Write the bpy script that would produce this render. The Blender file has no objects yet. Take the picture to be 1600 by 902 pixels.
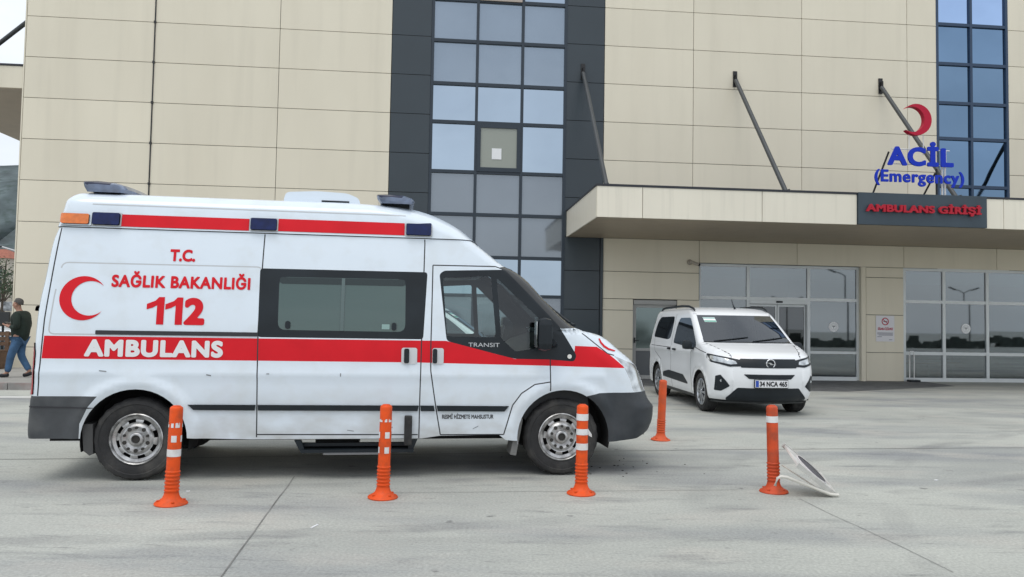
import bpy, bmesh, math, random
import numpy as np
from mathutils import Vector, Matrix
from mathutils.geometry import delaunay_2d_cdt
random.seed(7); np.random.seed(7)
R = math.radians
S = bpy.context.scene
COL = S.collection

# ------------------------------------------------------------------ camera
PITCH, ROLL = R(2.586), R(0.967)
cp, sp, cr, sr = math.cos(PITCH), math.sin(PITCH), math.cos(ROLL), math.sin(ROLL)
cam = bpy.data.cameras.new('camera'); cam.lens = 27.0; cam.sensor_width = 36.0
cam.clip_start = 0.05; cam.clip_end = 5000
camo = bpy.data.objects.new('camera', cam); COL.objects.link(camo)
_r = Vector((cr, -sp * sr, cp * sr)); _u = Vector((-sr, -sp * cr, cp * cr)); _f = Vector((0, cp, sp))
M4 = Matrix.Identity(4)
for i in range(3):
    M4[i][0], M4[i][1], M4[i][2] = _r[i], _u[i], -_f[i]
M4[2][3] = 1.42
camo.matrix_world = M4
S.camera = camo

# ------------------------------------------------------------------ sky, sun, exposure
SUN_EL, SUN_AZ = R(67), R(205)          # azimuth clockwise from +Y (north)
W = bpy.data.worlds.new('World'); S.world = W; W.use_nodes = True
nt = W.node_tree; nt.nodes.clear()
def N(t, **k):
    n = nt.nodes.new(t)
    for a, b in k.items(): setattr(n, a, b)
    return n
sky = N('ShaderNodeTexSky', sky_type='NISHITA', sun_disc=False, sun_elevation=SUN_EL, sun_rotation=SUN_AZ, air_density=1.2, dust_density=2.0)
tc = N('ShaderNodeTexCoord'); mp = N('ShaderNodeMapping'); mp.inputs['Scale'].default_value = (1.0, 1.0, 3.2)
nz = N('ShaderNodeTexNoise'); nz.inputs['Scale'].default_value = 2.3; nz.inputs['Detail'].default_value = 6
cl = N('ShaderNodeValToRGB')
cl.color_ramp.elements[0].position = .30; cl.color_ramp.elements[0].color = (5.4, 5.75, 6.2, 1)
cl.color_ramp.elements[1].position = .72; cl.color_ramp.elements[1].color = (7.9, 8.2, 8.5, 1)
mx = N('ShaderNodeMix', data_type='RGBA'); mx.inputs[0].default_value = .86
bg = N('ShaderNodeBackground'); bg.inputs['Strength'].default_value = .136
wo = N('ShaderNodeOutputWorld')
L = nt.links.new
L(tc.outputs['Generated'], mp.inputs['Vector']); L(mp.outputs[0], nz.inputs['Vector']); L(nz.outputs['Fac'], cl.inputs[0])
L(sky.outputs[0], mx.inputs[6]); L(cl.outputs[0], mx.inputs[7]); L(mx.outputs[2], bg.inputs['Color']); L(bg.outputs[0], wo.inputs[0])
sun = bpy.data.lights.new('sun', 'SUN'); sun.energy = 1.0; sun.angle = R(35); sun.color = (1, .96, .9)
suno = bpy.data.objects.new('sun', sun); COL.objects.link(suno)
sd = Vector((math.sin(SUN_AZ) * math.cos(SUN_EL), math.cos(SUN_AZ) * math.cos(SUN_EL), math.sin(SUN_EL)))
suno.rotation_euler = sd.to_track_quat('Z', 'Y').to_euler(); suno.location = sd * 60
S.view_settings.view_transform = 'Standard'; S.view_settings.look = 'None'
S.view_settings.exposure = 0.17; S.view_settings.gamma = 1.0; S.view_settings.use_curve_mapping = False

# ------------------------------------------------------------------ materials
MATS = {}
def mat(name, col, rough=.5, metal=0., var=0., vscale=3., bump=0., bscale=60., spec=.5, coat=0., stretch=None, dirt=None, emit=None, island=0., streak=None, splash=None):
    """Principled material; var = brightness variation by noise, dirt = (colour, amount, scale)."""
    if name in MATS: return MATS[name]
    m = bpy.data.materials.new(name); m.use_nodes = True; t = m.node_tree; b = t.nodes['Principled BSDF']
    b.inputs['Roughness'].default_value = rough; b.inputs['Metallic'].default_value = metal
    b.inputs['Specular IOR Level'].default_value = spec; b.inputs['Coat Weight'].default_value = coat
    b.inputs['Base Color'].default_value = (*col, 1)
    if emit: b.inputs['Emission Color'].default_value = (*col, 1); b.inputs['Emission Strength'].default_value = emit
    c = t.nodes.new('ShaderNodeTexCoord'); src = c.outputs['Object']
    if stretch:
        g = t.nodes.new('ShaderNodeMapping'); g.inputs['Scale'].default_value = stretch; t.links.new(src, g.inputs[0]); src = g.outputs[0]
    last = None
    if var:
        n = t.nodes.new('ShaderNodeTexNoise'); n.inputs['Scale'].default_value = vscale; n.inputs['Detail'].default_value = 5
        t.links.new(src, n.inputs['Vector'])
        r = t.nodes.new('ShaderNodeMapRange'); r.inputs[1].default_value = .3; r.inputs[2].default_value = .7
        r.inputs[3].default_value = 1 - var; r.inputs[4].default_value = 1 + var; t.links.new(n.outputs['Fac'], r.inputs[0])
        x = t.nodes.new('ShaderNodeMix'); x.data_type = 'RGBA'; x.blend_type = 'MULTIPLY'; x.inputs[0].default_value = 1
        x.inputs[6].default_value = (*col, 1); t.links.new(r.outputs[0], x.inputs[7]); last = x.outputs[2]
    if dirt:
        dc, da, ds = dirt
        n = t.nodes.new('ShaderNodeTexNoise'); n.inputs['Scale'].default_value = ds; n.inputs['Detail'].default_value = 8
        t.links.new(src, n.inputs['Vector'])
        r = t.nodes.new('ShaderNodeMapRange'); r.inputs[1].default_value = .48; r.inputs[2].default_value = .75
        r.inputs[4].default_value = da; t.links.new(n.outputs['Fac'], r.inputs[0])
        x = t.nodes.new('ShaderNodeMix'); x.data_type = 'RGBA'; t.links.new(r.outputs[0], x.inputs[0])
        if last: t.links.new(last, x.inputs[6])
        else: x.inputs[6].default_value = (*col, 1)
        x.inputs[7].default_value = (*dc, 1); last = x.outputs[2]
    def over(fac, mode, colour):
        x = t.nodes.new('ShaderNodeMix'); x.data_type = 'RGBA'; x.blend_type = mode; x.inputs[0].default_value = 1
        if last: t.links.new(last, x.inputs[6])
        else: x.inputs[6].default_value = (*col, 1)
        if mode == 'MULTIPLY': t.links.new(fac, x.inputs[7])
        else: t.links.new(fac, x.inputs[0]); x.inputs[7].default_value = (*colour, 1)
        return x.outputs[2]
    def rg(s_, a, b_, c_, d): r = t.nodes.new('ShaderNodeMapRange'); [setattr(r.inputs[i + 1], 'default_value', q) for i, q in enumerate((a, b_, c_, d))]; t.links.new(s_, r.inputs[0]); return r.outputs[0]
    def nz_(scale, stretch, det=6):
        g = t.nodes.new('ShaderNodeMapping'); g.inputs['Scale'].default_value = stretch; t.links.new(c.outputs['Object'], g.inputs[0]); n = t.nodes.new('ShaderNodeTexNoise'); n.inputs['Scale'].default_value = scale; n.inputs['Detail'].default_value = det; t.links.new(g.outputs[0], n.inputs['Vector']); return n.outputs['Fac']
    if island:      # every loose piece has its own tone
        g = t.nodes.new('ShaderNodeNewGeometry'); last = over(rg(g.outputs['Random Per Island'], 0, 1, 1 - island, 1 + island), 'MULTIPLY', None)
    if streak:      # rain streaks running down
        last = over(rg(nz_(1.0, streak[1]), .52, .75, 0, streak[2]), 'MIX', streak[0])
    if splash:      # road dirt thrown up from below: (colour, height it reaches, amount)
        q = t.nodes.new('ShaderNodeSeparateXYZ'); t.links.new(c.outputs['Object'], q.inputs[0]); h = rg(q.outputs[2], .3, splash[1], 1, 0)
        m1 = t.nodes.new('ShaderNodeMath'); m1.operation = 'MULTIPLY'; t.links.new(h, m1.inputs[0]); t.links.new(rg(nz_(3.5, (1, 1, 1.6), 8), .32, .68, .1, splash[2]), m1.inputs[1]); last = over(m1.outputs[0], 'MIX', splash[0])
    if last: t.links.new(last, b.inputs['Base Color'])
    if bump:
        n = t.nodes.new('ShaderNodeTexNoise'); n.inputs['Scale'].default_value = bscale; n.inputs['Detail'].default_value = 4
        t.links.new(src, n.inputs['Vector'])
        k = t.nodes.new('ShaderNodeBump'); k.inputs['Strength'].default_value = bump; k.inputs['Distance'].default_value = .01
        t.links.new(n.outputs['Fac'], k.inputs['Height']); t.links.new(k.outputs[0], b.inputs['Normal'])
    MATS[name] = m; return m

def clear_glass(name, tint, refl=.12, rough=.02):
    """thin pane: tinted see-through plus sky reflection that grows at grazing angles"""
    m = bpy.data.materials.new(name); m.use_nodes = True; t = m.node_tree; t.nodes.clear()
    o = t.nodes.new('ShaderNodeOutputMaterial'); tr = t.nodes.new('ShaderNodeBsdfTransparent'); gl = t.nodes.new('ShaderNodeBsdfGlossy')
    tr.inputs[0].default_value = (*tint, 1); gl.inputs['Roughness'].default_value = rough; gl.inputs['Color'].default_value = (.92, .96, 1, 1)
    lw = t.nodes.new('ShaderNodeLayerWeight'); lw.inputs[0].default_value = .35
    r = t.nodes.new('ShaderNodeMapRange'); r.inputs[3].default_value = refl; r.inputs[4].default_value = .9
    mx = t.nodes.new('ShaderNodeMixShader')
    t.links.new(lw.outputs['Fresnel'], r.inputs[0]); t.links.new(r.outputs[0], mx.inputs[0]); t.links.new(tr.outputs[0], mx.inputs[1]); t.links.new(gl.outputs[0], mx.inputs[2]); t.links.new(mx.outputs[0], o.inputs[0])
    MATS[name] = m; return m

WHITE = mat('white_paint', (.715, .79, .865), .22, var=.02, vscale=2.2, coat=.5, dirt=((.60, .63, .63), .4, 5.), splash=((.36, .34, .30), .85, .75))
VWHITE = mat('van_white', (.80, .82, .84), .25, var=.02, coat=.5)
RED = mat('red_film', (.66, .012, .022), .4, var=.06, vscale=4, spec=.2)
GAP = mat('panel_gap', (.03, .03, .035), .7)
BLACKT = mat('black_trim', (.014, .019, .024), .38, var=.2, spec=.3)
PLASTIC = mat('grey_plastic', (.055, .06, .066), .55, var=.15, vscale=6, bump=.15, bscale=200, dirt=((.13, .13, .125), .5, 3.))
RUBBER = mat('rubber', (.022, .022, .023), .8, var=.25, vscale=9, bump=.3, bscale=90, dirt=((.10, .095, .085), .6, 6.))
STEEL = mat('worn_steel', (.50, .50, .50), .36, metal=.8, var=.3, vscale=14, dirt=((.05, .045, .04), .85, 13.))
ALLOY = mat('alloy', (.5, .52, .55), .3, metal=.8, var=.1)
DARK = mat('dark_void', (.012, .012, .013), .9)
CHROME = mat('chrome', (.75, .76, .78), .12, metal=1.)
LENS = mat('headlamp_lens', (.50, .53, .55), .12, metal=.55, var=.4, vscale=12, coat=1.)
BLUEL = mat('blue_lens', (.004, .012, .075), .3, coat=.1, spec=.3, var=.3, vscale=20)
ORANGEL = mat('amber_lens', (.72, .17, .02), .2, coat=.7, var=.15, vscale=25)
REDL = mat('red_lens', (.38, .01, .02), .15, coat=.7)
CABGLASS = clear_glass('cab_glass', (.74, .84, .82), .02)
TINTGLASS = mat('tinted_glass', (.05, .092, .086), .04, spec=.6, coat=.5)

# ------------------------------------------------------------------ mesh helpers
def props(o, label=None, cat=None, group=None, kind=None):
    if label: o['label'] = label
    if cat: o['category'] = cat
    if group: o['group'] = group
    if kind: o['kind'] = kind
    return o
def empty(name, loc, rz=0, label=None, cat=None, group=None):
    o = bpy.data.objects.new(name, None); COL.objects.link(o); o.location = loc; o.rotation_euler = (0, 0, rz); o.empty_display_size = .2
    return props(o, label, cat, group)
def link(name, me, parent=None, mats=()):
    for m in mats: me.materials.append(m)
    o = bpy.data.objects.new(name, me); COL.objects.link(o)
    if parent: o.parent = parent
    return o
class MB:
    """collects shapes, then links them as ONE mesh"""
    def __init__(s): s.v = []; s.f = []; s.m = []; s.sm = []
    def add(s, vs, fs, mi=0, smooth=False):
        b = len(s.v); s.v += [tuple(map(float, v)) for v in vs]
        for f in fs: s.f.append([b + i for i in f]); s.m.append(mi); s.sm.append(smooth)
        return s
    def box(s, x0, x1, y0, y1, z0, z1, mi=0, M=None, bev=0):
        if bev:
            b = min(bev, (x1 - x0) * .45, (y1 - y0) * .45, (z1 - z0) * .45)
            bm = bmesh.new(); bmesh.ops.create_cube(bm, size=1)
            for v in bm.verts: v.co = Vector(((x0 + x1) / 2 + v.co.x * (x1 - x0), (y0 + y1) / 2 + v.co.y * (y1 - y0), (z0 + z1) / 2 + v.co.z * (z1 - z0)))
            bmesh.ops.bevel(bm, geom=bm.edges[:], offset=b, segments=2, affect='EDGES', profile=.6)
            vs = [v.co.copy() for v in bm.verts]; bm.verts.index_update(); fs = [[v.index for v in f.verts] for f in bm.faces]; bm.free()
        else:
            vs = [Vector((x, y, z)) for x in (x0, x1) for y in (y0, y1) for z in (z0, z1)]
            fs = [(0, 1, 3, 2), (4, 6, 7, 5), (0, 4, 5, 1), (2, 3, 7, 6), (0, 2, 6, 4), (1, 5, 7, 3)]
        if M: vs = [M @ Vector(v) for v in vs]
        return s.add(vs, fs, mi)
    def tube(s, pts, r, n=10, mi=0, cap=True, smooth=True):
        pts = [Vector(p) for p in pts]; rr = r if isinstance(r, (list, tuple)) else [r] * len(pts); vs = []; fs = []
        for i, p in enumerate(pts):
            d = (pts[min(i + 1, len(pts) - 1)] - pts[max(i - 1, 0)]).normalized()
            a = d.cross(Vector((0, 0, 1)) if abs(d.z) < .9 else Vector((1, 0, 0))).normalized(); b = d.cross(a)
            for k in range(n):
                t = 2 * math.pi * k / n; vs.append(p + (a * math.cos(t) + b * math.sin(t)) * rr[i])
        for i in range(len(pts) - 1):
            for k in range(n): fs.append((i * n + k, i * n + (k + 1) % n, (i + 1) * n + (k + 1) % n, (i + 1) * n + k))
        s.add(vs, fs, mi, smooth)
        if cap: s.add(vs[:n], [tuple(range(n))], mi); s.add(vs[-n:], [tuple(reversed(range(n)))], mi)
        return s
    def lathe(s, prof, n=32, mi=0, M=None, skip=None, smooth=True):
        """prof (r, h) spun about z; skip(i, k) leaves a face out"""
        vs = []; fs = []
        for r, h in prof:
            for k in range(n):
                t = 2 * math.pi * k / n; vs.append(Vector((r * math.cos(t), r * math.sin(t), h)))
        if M: vs = [M @ v for v in vs]
        for i in range(len(prof) - 1):
            for k in range(n):
                if skip and skip(i, k): continue
                fs.append((i * n + k, i * n + (k + 1) % n, (i + 1) * n + (k + 1) % n, (i + 1) * n + k))
        return s.add(vs, fs, mi, smooth)
    def prism(s, poly, y0, y1, mi=0, f=None):
        """polygon in (x, z) extruded along y"""
        n = len(poly); vs = [(p[0], y0, p[1]) for p in poly] + [(p[0], y1, p[1]) for p in poly]
        if f: vs = [f(*v) for v in vs]
        return s.add(vs, [tuple(range(n)), tuple(reversed(range(n, 2 * n)))] + [(i, i + n, (i + 1) % n + n, (i + 1) % n) for i in range(n)], mi)
    def build(s, name, mats, parent=None, loc=None, sharp=None):
        me = bpy.data.meshes.new(name); me.from_pydata(s.v, [], s.f)
        me.polygons.foreach_set('material_index', s.m); me.polygons.foreach_set('use_smooth', s.sm)
        bm = bmesh.new(); bm.from_mesh(me); bmesh.ops.remove_doubles(bm, verts=bm.verts, dist=1e-5) if sharp else None
        bmesh.ops.recalc_face_normals(bm, faces=bm.faces); bm.to_mesh(me); bm.free()
        if sharp: me.set_sharp_from_angle(angle=R(sharp))
        o = link(name, me, parent, mats if isinstance(mats, (list, tuple)) else [mats])
        if loc: o.location = loc
        return o

def rrect(x0, x1, z0, z1, r=.03, n=5):
    out = []
    for cx, cz, a in ((x1 - r, z1 - r, 0), (x0 + r, z1 - r, 90), (x0 + r, z0 + r, 180), (x1 - r, z0 + r, 270)):
        for k in range(n + 1): t = R(a + 90 * k / n); out.append((cx + r * math.cos(t), cz + r * math.sin(t)))
    return out
def roundpoly(pts, r=.03, n=4):
    """polygon with rounded corners"""
    out = []; P = [Vector(p) for p in pts]; m = len(P)
    for i in range(m):
        a, b, c = P[i - 1], P[i], P[(i + 1) % m]; u = a - b; v = c - b
        k = min(r, u.length * .45, v.length * .45); p0 = b + u.normalized() * k; p1 = b + v.normalized() * k
        for j in range(n + 1): t = j / n; q = p0 * (1 - t) ** 2 + b * 2 * t * (1 - t) + p1 * t * t; out.append((q.x, q.y))
    return out
def circle(cx, cz, r, n=40, a0=0, a1=360): 
    k = n if a1 - a0 >= 360 else n + 1
    return [(cx + r * math.cos(R(a0 + (a1 - a0) * i / n)), cz + r * math.sin(R(a0 + (a1 - a0) * i / n))) for i in range(k)]
def crescent(cx, cz, Ro, ri, d, ang=0, n=40):
    """moon of an outer circle and an inner circle moved by d towards the opening"""
    xt = (Ro * Ro - ri * ri + d * d) / (2 * d); a = math.acos(xt / Ro); b = math.acos(max(-1, min(1, (xt - d) / ri)))
    pts = [(Ro * math.cos(a + (2 * math.pi - 2 * a) * i / n), Ro * math.sin(a + (2 * math.pi - 2 * a) * i / n)) for i in range(n + 1)]
    pts += [(d + ri * math.cos(-b - (2 * math.pi - 2 * b) * i / n), ri * math.sin(-b - (2 * math.pi - 2 * b) * i / n)) for i in range(1, n)]
    c, s_ = math.cos(ang), math.sin(ang)
    return [(cx + c * x - s_ * z, cz + s_ * x + c * z) for x, z in pts]
def resample(loop, step):
    out = []; n = len(loop)
    for i in range(n):
        a = np.array(loop[i], float); b = np.array(loop[(i + 1) % n], float); k = max(1, int(math.ceil(np.linalg.norm(b - a) / step)))
        for j in range(k): out.append(tuple(a + (b - a) * j / k))
    return out
def inside(P, loop):
    P = np.asarray(P, float); x, y = P[:, 0], P[:, 1]; r = np.zeros(len(P), bool); n = len(loop)
    for i in range(n):
        (x0, y0), (x1, y1) = loop[i], loop[(i + 1) % n]
        if y0 == y1: continue
        c = (y0 > y) != (y1 > y); r ^= c & (x < (x1 - x0) * (y - y0) / (y1 - y0) + x0)
    return r
def cdt(loops, step, grid, outer, extra=()):
    vs = []; es = []
    for lp in loops:
        q = resample(lp, step); b = len(vs); vs += [Vector(p) for p in q]; es += [(b + i, b + (i + 1) % len(q)) for i in range(len(q))]
    o = np.array(outer); (x0, z0), (x1, z1) = o.min(0), o.max(0)
    gx = np.arange(x0 + grid / 2, x1, grid); gz = np.arange(z0 + grid / 2, z1, grid)
    G = [(x + (grid / 2 if j % 2 else 0), z) for j, z in enumerate(gz) for x in gx]
    if G:
        k = inside(G, outer); vs += [Vector(G[i]) for i in range(len(G)) if k[i]]
    if len(extra): k = inside(extra, outer); vs += [Vector(extra[i]) for i in range(len(extra)) if k[i]]
    V, E_, F, _, _, _ = delaunay_2d_cdt(vs, es, [], 0, 1e-5)
    V = np.array([(v.x, v.y) for v in V]); T = np.array([list(f) for f in F if len(f) == 3])
    C = V[T].mean(1); k = inside(C, outer)
    return V, T[k], C[k]
def normals(surf, V, out, h=4e-4):
    """unit normals of surf(u, v) at V, turned to agree with the direction out"""
    P = np.array([surf(u, v) for u, v in V]); A = np.array([surf(u + h, v) for u, v in V]) - np.array([surf(u - h, v) for u, v in V])
    B = np.array([surf(u, v + h) for u, v in V]) - np.array([surf(u, v - h) for u, v in V])
    n = np.cross(A, B); l = np.linalg.norm(n, axis=1); l[l == 0] = 1; n /= l[:, None]
    s = np.sign((n * np.array(out)).sum(1)); s[s == 0] = 1
    return P, n * s[:, None]
def surfmesh(name, P, Nn, T, mi, mats, parent, out):
    """triangles T (with material index mi) on points P with smooth normals Nn"""
    used = np.unique(T); idx = -np.ones(len(P), int); idx[used] = np.arange(len(used)); T = idx[T]; P = P[used]; Nn = Nn[used]
    fn = np.cross(P[T[:, 1]] - P[T[:, 0]], P[T[:, 2]] - P[T[:, 0]]); w = (fn * Nn[T].mean(1)).sum(1) < 0
    T[w] = T[w][:, ::-1]
    me = bpy.data.meshes.new(name); me.from_pydata(P.tolist(), [], T.tolist())
    me.polygons.foreach_set('material_index', list(map(int, mi))); me.polygons.foreach_set('use_smooth', [True] * len(T))
    me.update(); me.normals_split_custom_set_from_vertices(Nn.tolist())
    return link(name, me, parent, mats)
def patch(name, loops, surf, out, off, wall, mats, parent, grid=.06, step=.03, classes=(), smooth=True):
    """a shape (outer loop, then holes) laid on a surface, off proud of it, its edge wall deep; classes = [(loop, material index)]"""
    outer = loops[0]; V, T, C = cdt(loops + [c[0] for c in classes], step, grid, outer)
    k = np.ones(len(T), bool)
    for h in loops[1:]: k &= ~inside(C, h)
    T = T[k]; C = C[k]; mi = np.zeros(len(T), int)
    for lp, i in classes: mi[inside(C, lp)] = i
    P, Nn = normals(surf, V, out); Q = P + Nn * off
    if wall <= 0: return surfmesh(name, Q, Nn, T, mi, mats, parent, out)
    cnt = {}
    for t in T:
        for a, b in ((t[0], t[1]), (t[1], t[2]), (t[2], t[0])): cnt[(a, b)] = cnt.get((a, b), 0) + 1
    bd = [e for e in cnt if (e[1], e[0]) not in cnt]
    o = surfmesh(name, Q, Nn, T, mi, mats, None, out); me0 = o.data; bpy.data.objects.remove(o)
    nv = len(me0.vertices); vs = [tuple(v.co) for v in me0.vertices]; fs = [tuple(p.vertices) for p in me0.polygons]; ms = [p.material_index for p in me0.polygons]
    used = np.unique(T); un = Nn[used]; nn = un.tolist()
    for a, b in bd:
        q = len(vs); d = P[b] - P[a]; m_ = Nn[a]; c = np.cross(d, m_); c = c / (np.linalg.norm(c) + 1e-12)
        vs += [tuple(Q[a]), tuple(Q[b]), tuple(Q[b] - Nn[b] * wall), tuple(Q[a] - Nn[a] * wall)]; nn += [c.tolist()] * 4; fs.append((q, q + 1, q + 2, q + 3)); ms.append(0)
    me = bpy.data.meshes.new(name); me.from_pydata(vs, [], fs); me.polygons.foreach_set('material_index', ms); me.polygons.foreach_set('use_smooth', [True] * len(fs))
    me.update(); me.normals_split_custom_set_from_vertices(nn); bpy.data.meshes.remove(me0)
    return link(name, me, parent, mats)

# ------------------------------------------------------------------ bold lettering: the built-in font grown by a distance field
def text_shape(txt, bold, res=46, space=1.):
    cu = bpy.data.curves.new('lettering', 'FONT'); cu.body = txt; cu.size = 1; cu.resolution_u = 6; cu.space_character = space
    o = bpy.data.objects.new('lettering', cu); COL.objects.link(o); bpy.context.view_layer.update()
    me = o.evaluated_get(bpy.context.evaluated_depsgraph_get()).to_mesh(); me.calc_loop_triangles()
    V = np.array([v.co[:2] for v in me.vertices]); T = [tuple(t.vertices) for t in me.loop_triangles]
    key = {}; rep = []
    for i, v in enumerate(np.round(V, 5)): rep.append(key.setdefault(tuple(v), i))
    cnt = {}
    for t in T:
        t = [rep[i] for i in t]
        for a, b in ((t[0], t[1]), (t[1], t[2]), (t[2], t[0])): k = (min(a, b), max(a, b)); cnt[k] = cnt.get(k, 0) + 1
    E = [k for k, c in cnt.items() if c == 1 and k[0] != k[1]]
    bpy.data.objects.remove(o); bpy.data.curves.remove(cu)
    h = 1.0 / res; pad = bold + 2 * h; x0, y0 = V.min(0) - pad; x1, y1 = V.max(0) + pad
    nx = int((x1 - x0) / h) + 2; ny = int((y1 - y0) / h) + 2; ins = np.zeros((nx, ny), bool); D = np.full((nx, ny), 9.)
    X = x0 + h * np.arange(nx); Y = y0 + h * np.arange(ny)
    for t in T:
        p = V[list(t)]; i0 = int((p[:, 0].min() - x0) / h); i1 = int((p[:, 0].max() - x0) / h) + 2; j0 = int((p[:, 1].min() - y0) / h); j1 = int((p[:, 1].max() - y0) / h) + 2
        gx, gy = np.meshgrid(X[i0:i1], Y[j0:j1], indexing='ij'); s = [(p[(k + 1) % 3, 0] - p[k, 0]) * (gy - p[k, 1]) - (p[(k + 1) % 3, 1] - p[k, 1]) * (gx - p[k, 0]) for k in range(3)]
        ins[i0:i1, j0:j1] |= ((s[0] >= 0) & (s[1] >= 0) & (s[2] >= 0)) | ((s[0] <= 0) & (s[1] <= 0) & (s[2] <= 0))
    w = bold + 2 * h
    for a, b in E:
        p, q = V[a], V[b]; lo = np.minimum(p, q) - w; hi = np.maximum(p, q) + w
        i0, j0 = max(0, int((lo[0] - x0) / h)), max(0, int((lo[1] - y0) / h)); i1, j1 = int((hi[0] - x0) / h) + 2, int((hi[1] - y0) / h) + 2
        gx, gy = np.meshgrid(X[i0:i1], Y[j0:j1], indexing='ij'); d = q - p; t = np.clip(((gx - p[0]) * d[0] + (gy - p[1]) * d[1]) / (d @ d + 1e-12), 0, 1)
        D[i0:i1, j0:j1] = np.minimum(D[i0:i1, j0:j1], np.hypot(gx - p[0] - t * d[0], gy - p[1] - t * d[1]))
    Fd = np.where(ins, -D, D) - bold
    vs = []; vi = {}; fs = []; bd = []
    def vert(k, p):
        if k not in vi: vi[k] = len(vs); vs.append(p)
        return vi[k]
    for i in range(nx - 1):
        for j in range(ny - 1):
            c = [(i, j), (i + 1, j), (i + 1, j + 1), (i, j + 1)]; f = [Fd[q] for q in c]
            if min(f) > 0: continue
            poly = []; cross = []
            for k in range(4):
                a, b = c[k], c[(k + 1) % 4]; fa, fb = f[k], f[(k + 1) % 4]
                if fa <= 0: poly.append(vert(a, (X[a[0]], Y[a[1]])))
                if (fa <= 0) != (fb <= 0):
                    t = fa / (fa - fb); e = (min(a, b), max(a, b)); q = vert(e, (X[a[0]] + (X[b[0]] - X[a[0]]) * t, Y[a[1]] + (Y[b[1]] - Y[a[1]]) * t)); poly.append(q); cross.append((len(poly) - 1, fa <= 0))
            if len(poly) >= 3: fs.append(poly)
            for n_, (pi, leaving) in enumerate(cross):
                if leaving: nxt = poly[(pi + 1) % len(poly)]; bd.append((poly[pi], nxt))
    vs = np.array(vs); lo, hi = vs.min(0), vs.max(0)
    return (vs - lo) / (hi - lo), fs, bd
def lettering(name, txt, box, surf, m, parent, bold=.03, depth=0., res=40, shear=0., space=1.):
    """the words in the rectangle box = (u0, u1, v0, v1) of surf(u, v, proud)"""
    V, fs, bd = text_shape(txt, bold, res, space); u0, u1, v0, v1 = box
    U = [(u0 + (u1 - u0) * (p[0] + shear * (p[1] - .5)), v0 + (v1 - v0) * p[1]) for p in V]; mb = MB(); n = len(U)
    top = [surf(u, v, 0) for u, v in U]
    if depth:
        bot = [surf(u, v, -depth) for u, v in U]; mb.add(top + bot, fs + [(a, b, b + n, a + n) for a, b in bd])
    else: mb.add(top, fs)
    return mb.build(name, m, parent)

def pchip(X, Y):
    X = np.array(X, float); Y = np.array(Y, float); h = np.diff(X); d = np.diff(Y) / h; m = np.zeros(len(X))
    m[0], m[-1] = d[0], d[-1]
    for i in range(1, len(X) - 1):
        if d[i - 1] * d[i] > 0: w1 = 2 * h[i] + h[i - 1]; w2 = h[i] + 2 * h[i - 1]; m[i] = (w1 + w2) / (w1 / d[i - 1] + w2 / d[i])
    def f(x):
        x = min(max(x, X[0]), X[-1]); i = min(max(int(np.searchsorted(X, x)) - 1, 0), len(h) - 1); t = (x - X[i]) / h[i]
        return (1 + 2 * t) * (1 - t) ** 2 * Y[i] + t * (1 - t) ** 2 * h[i] * m[i] + t * t * (3 - 2 * t) * Y[i + 1] + t * t * (t - 1) * h[i] * m[i + 1]
    return f

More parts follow.
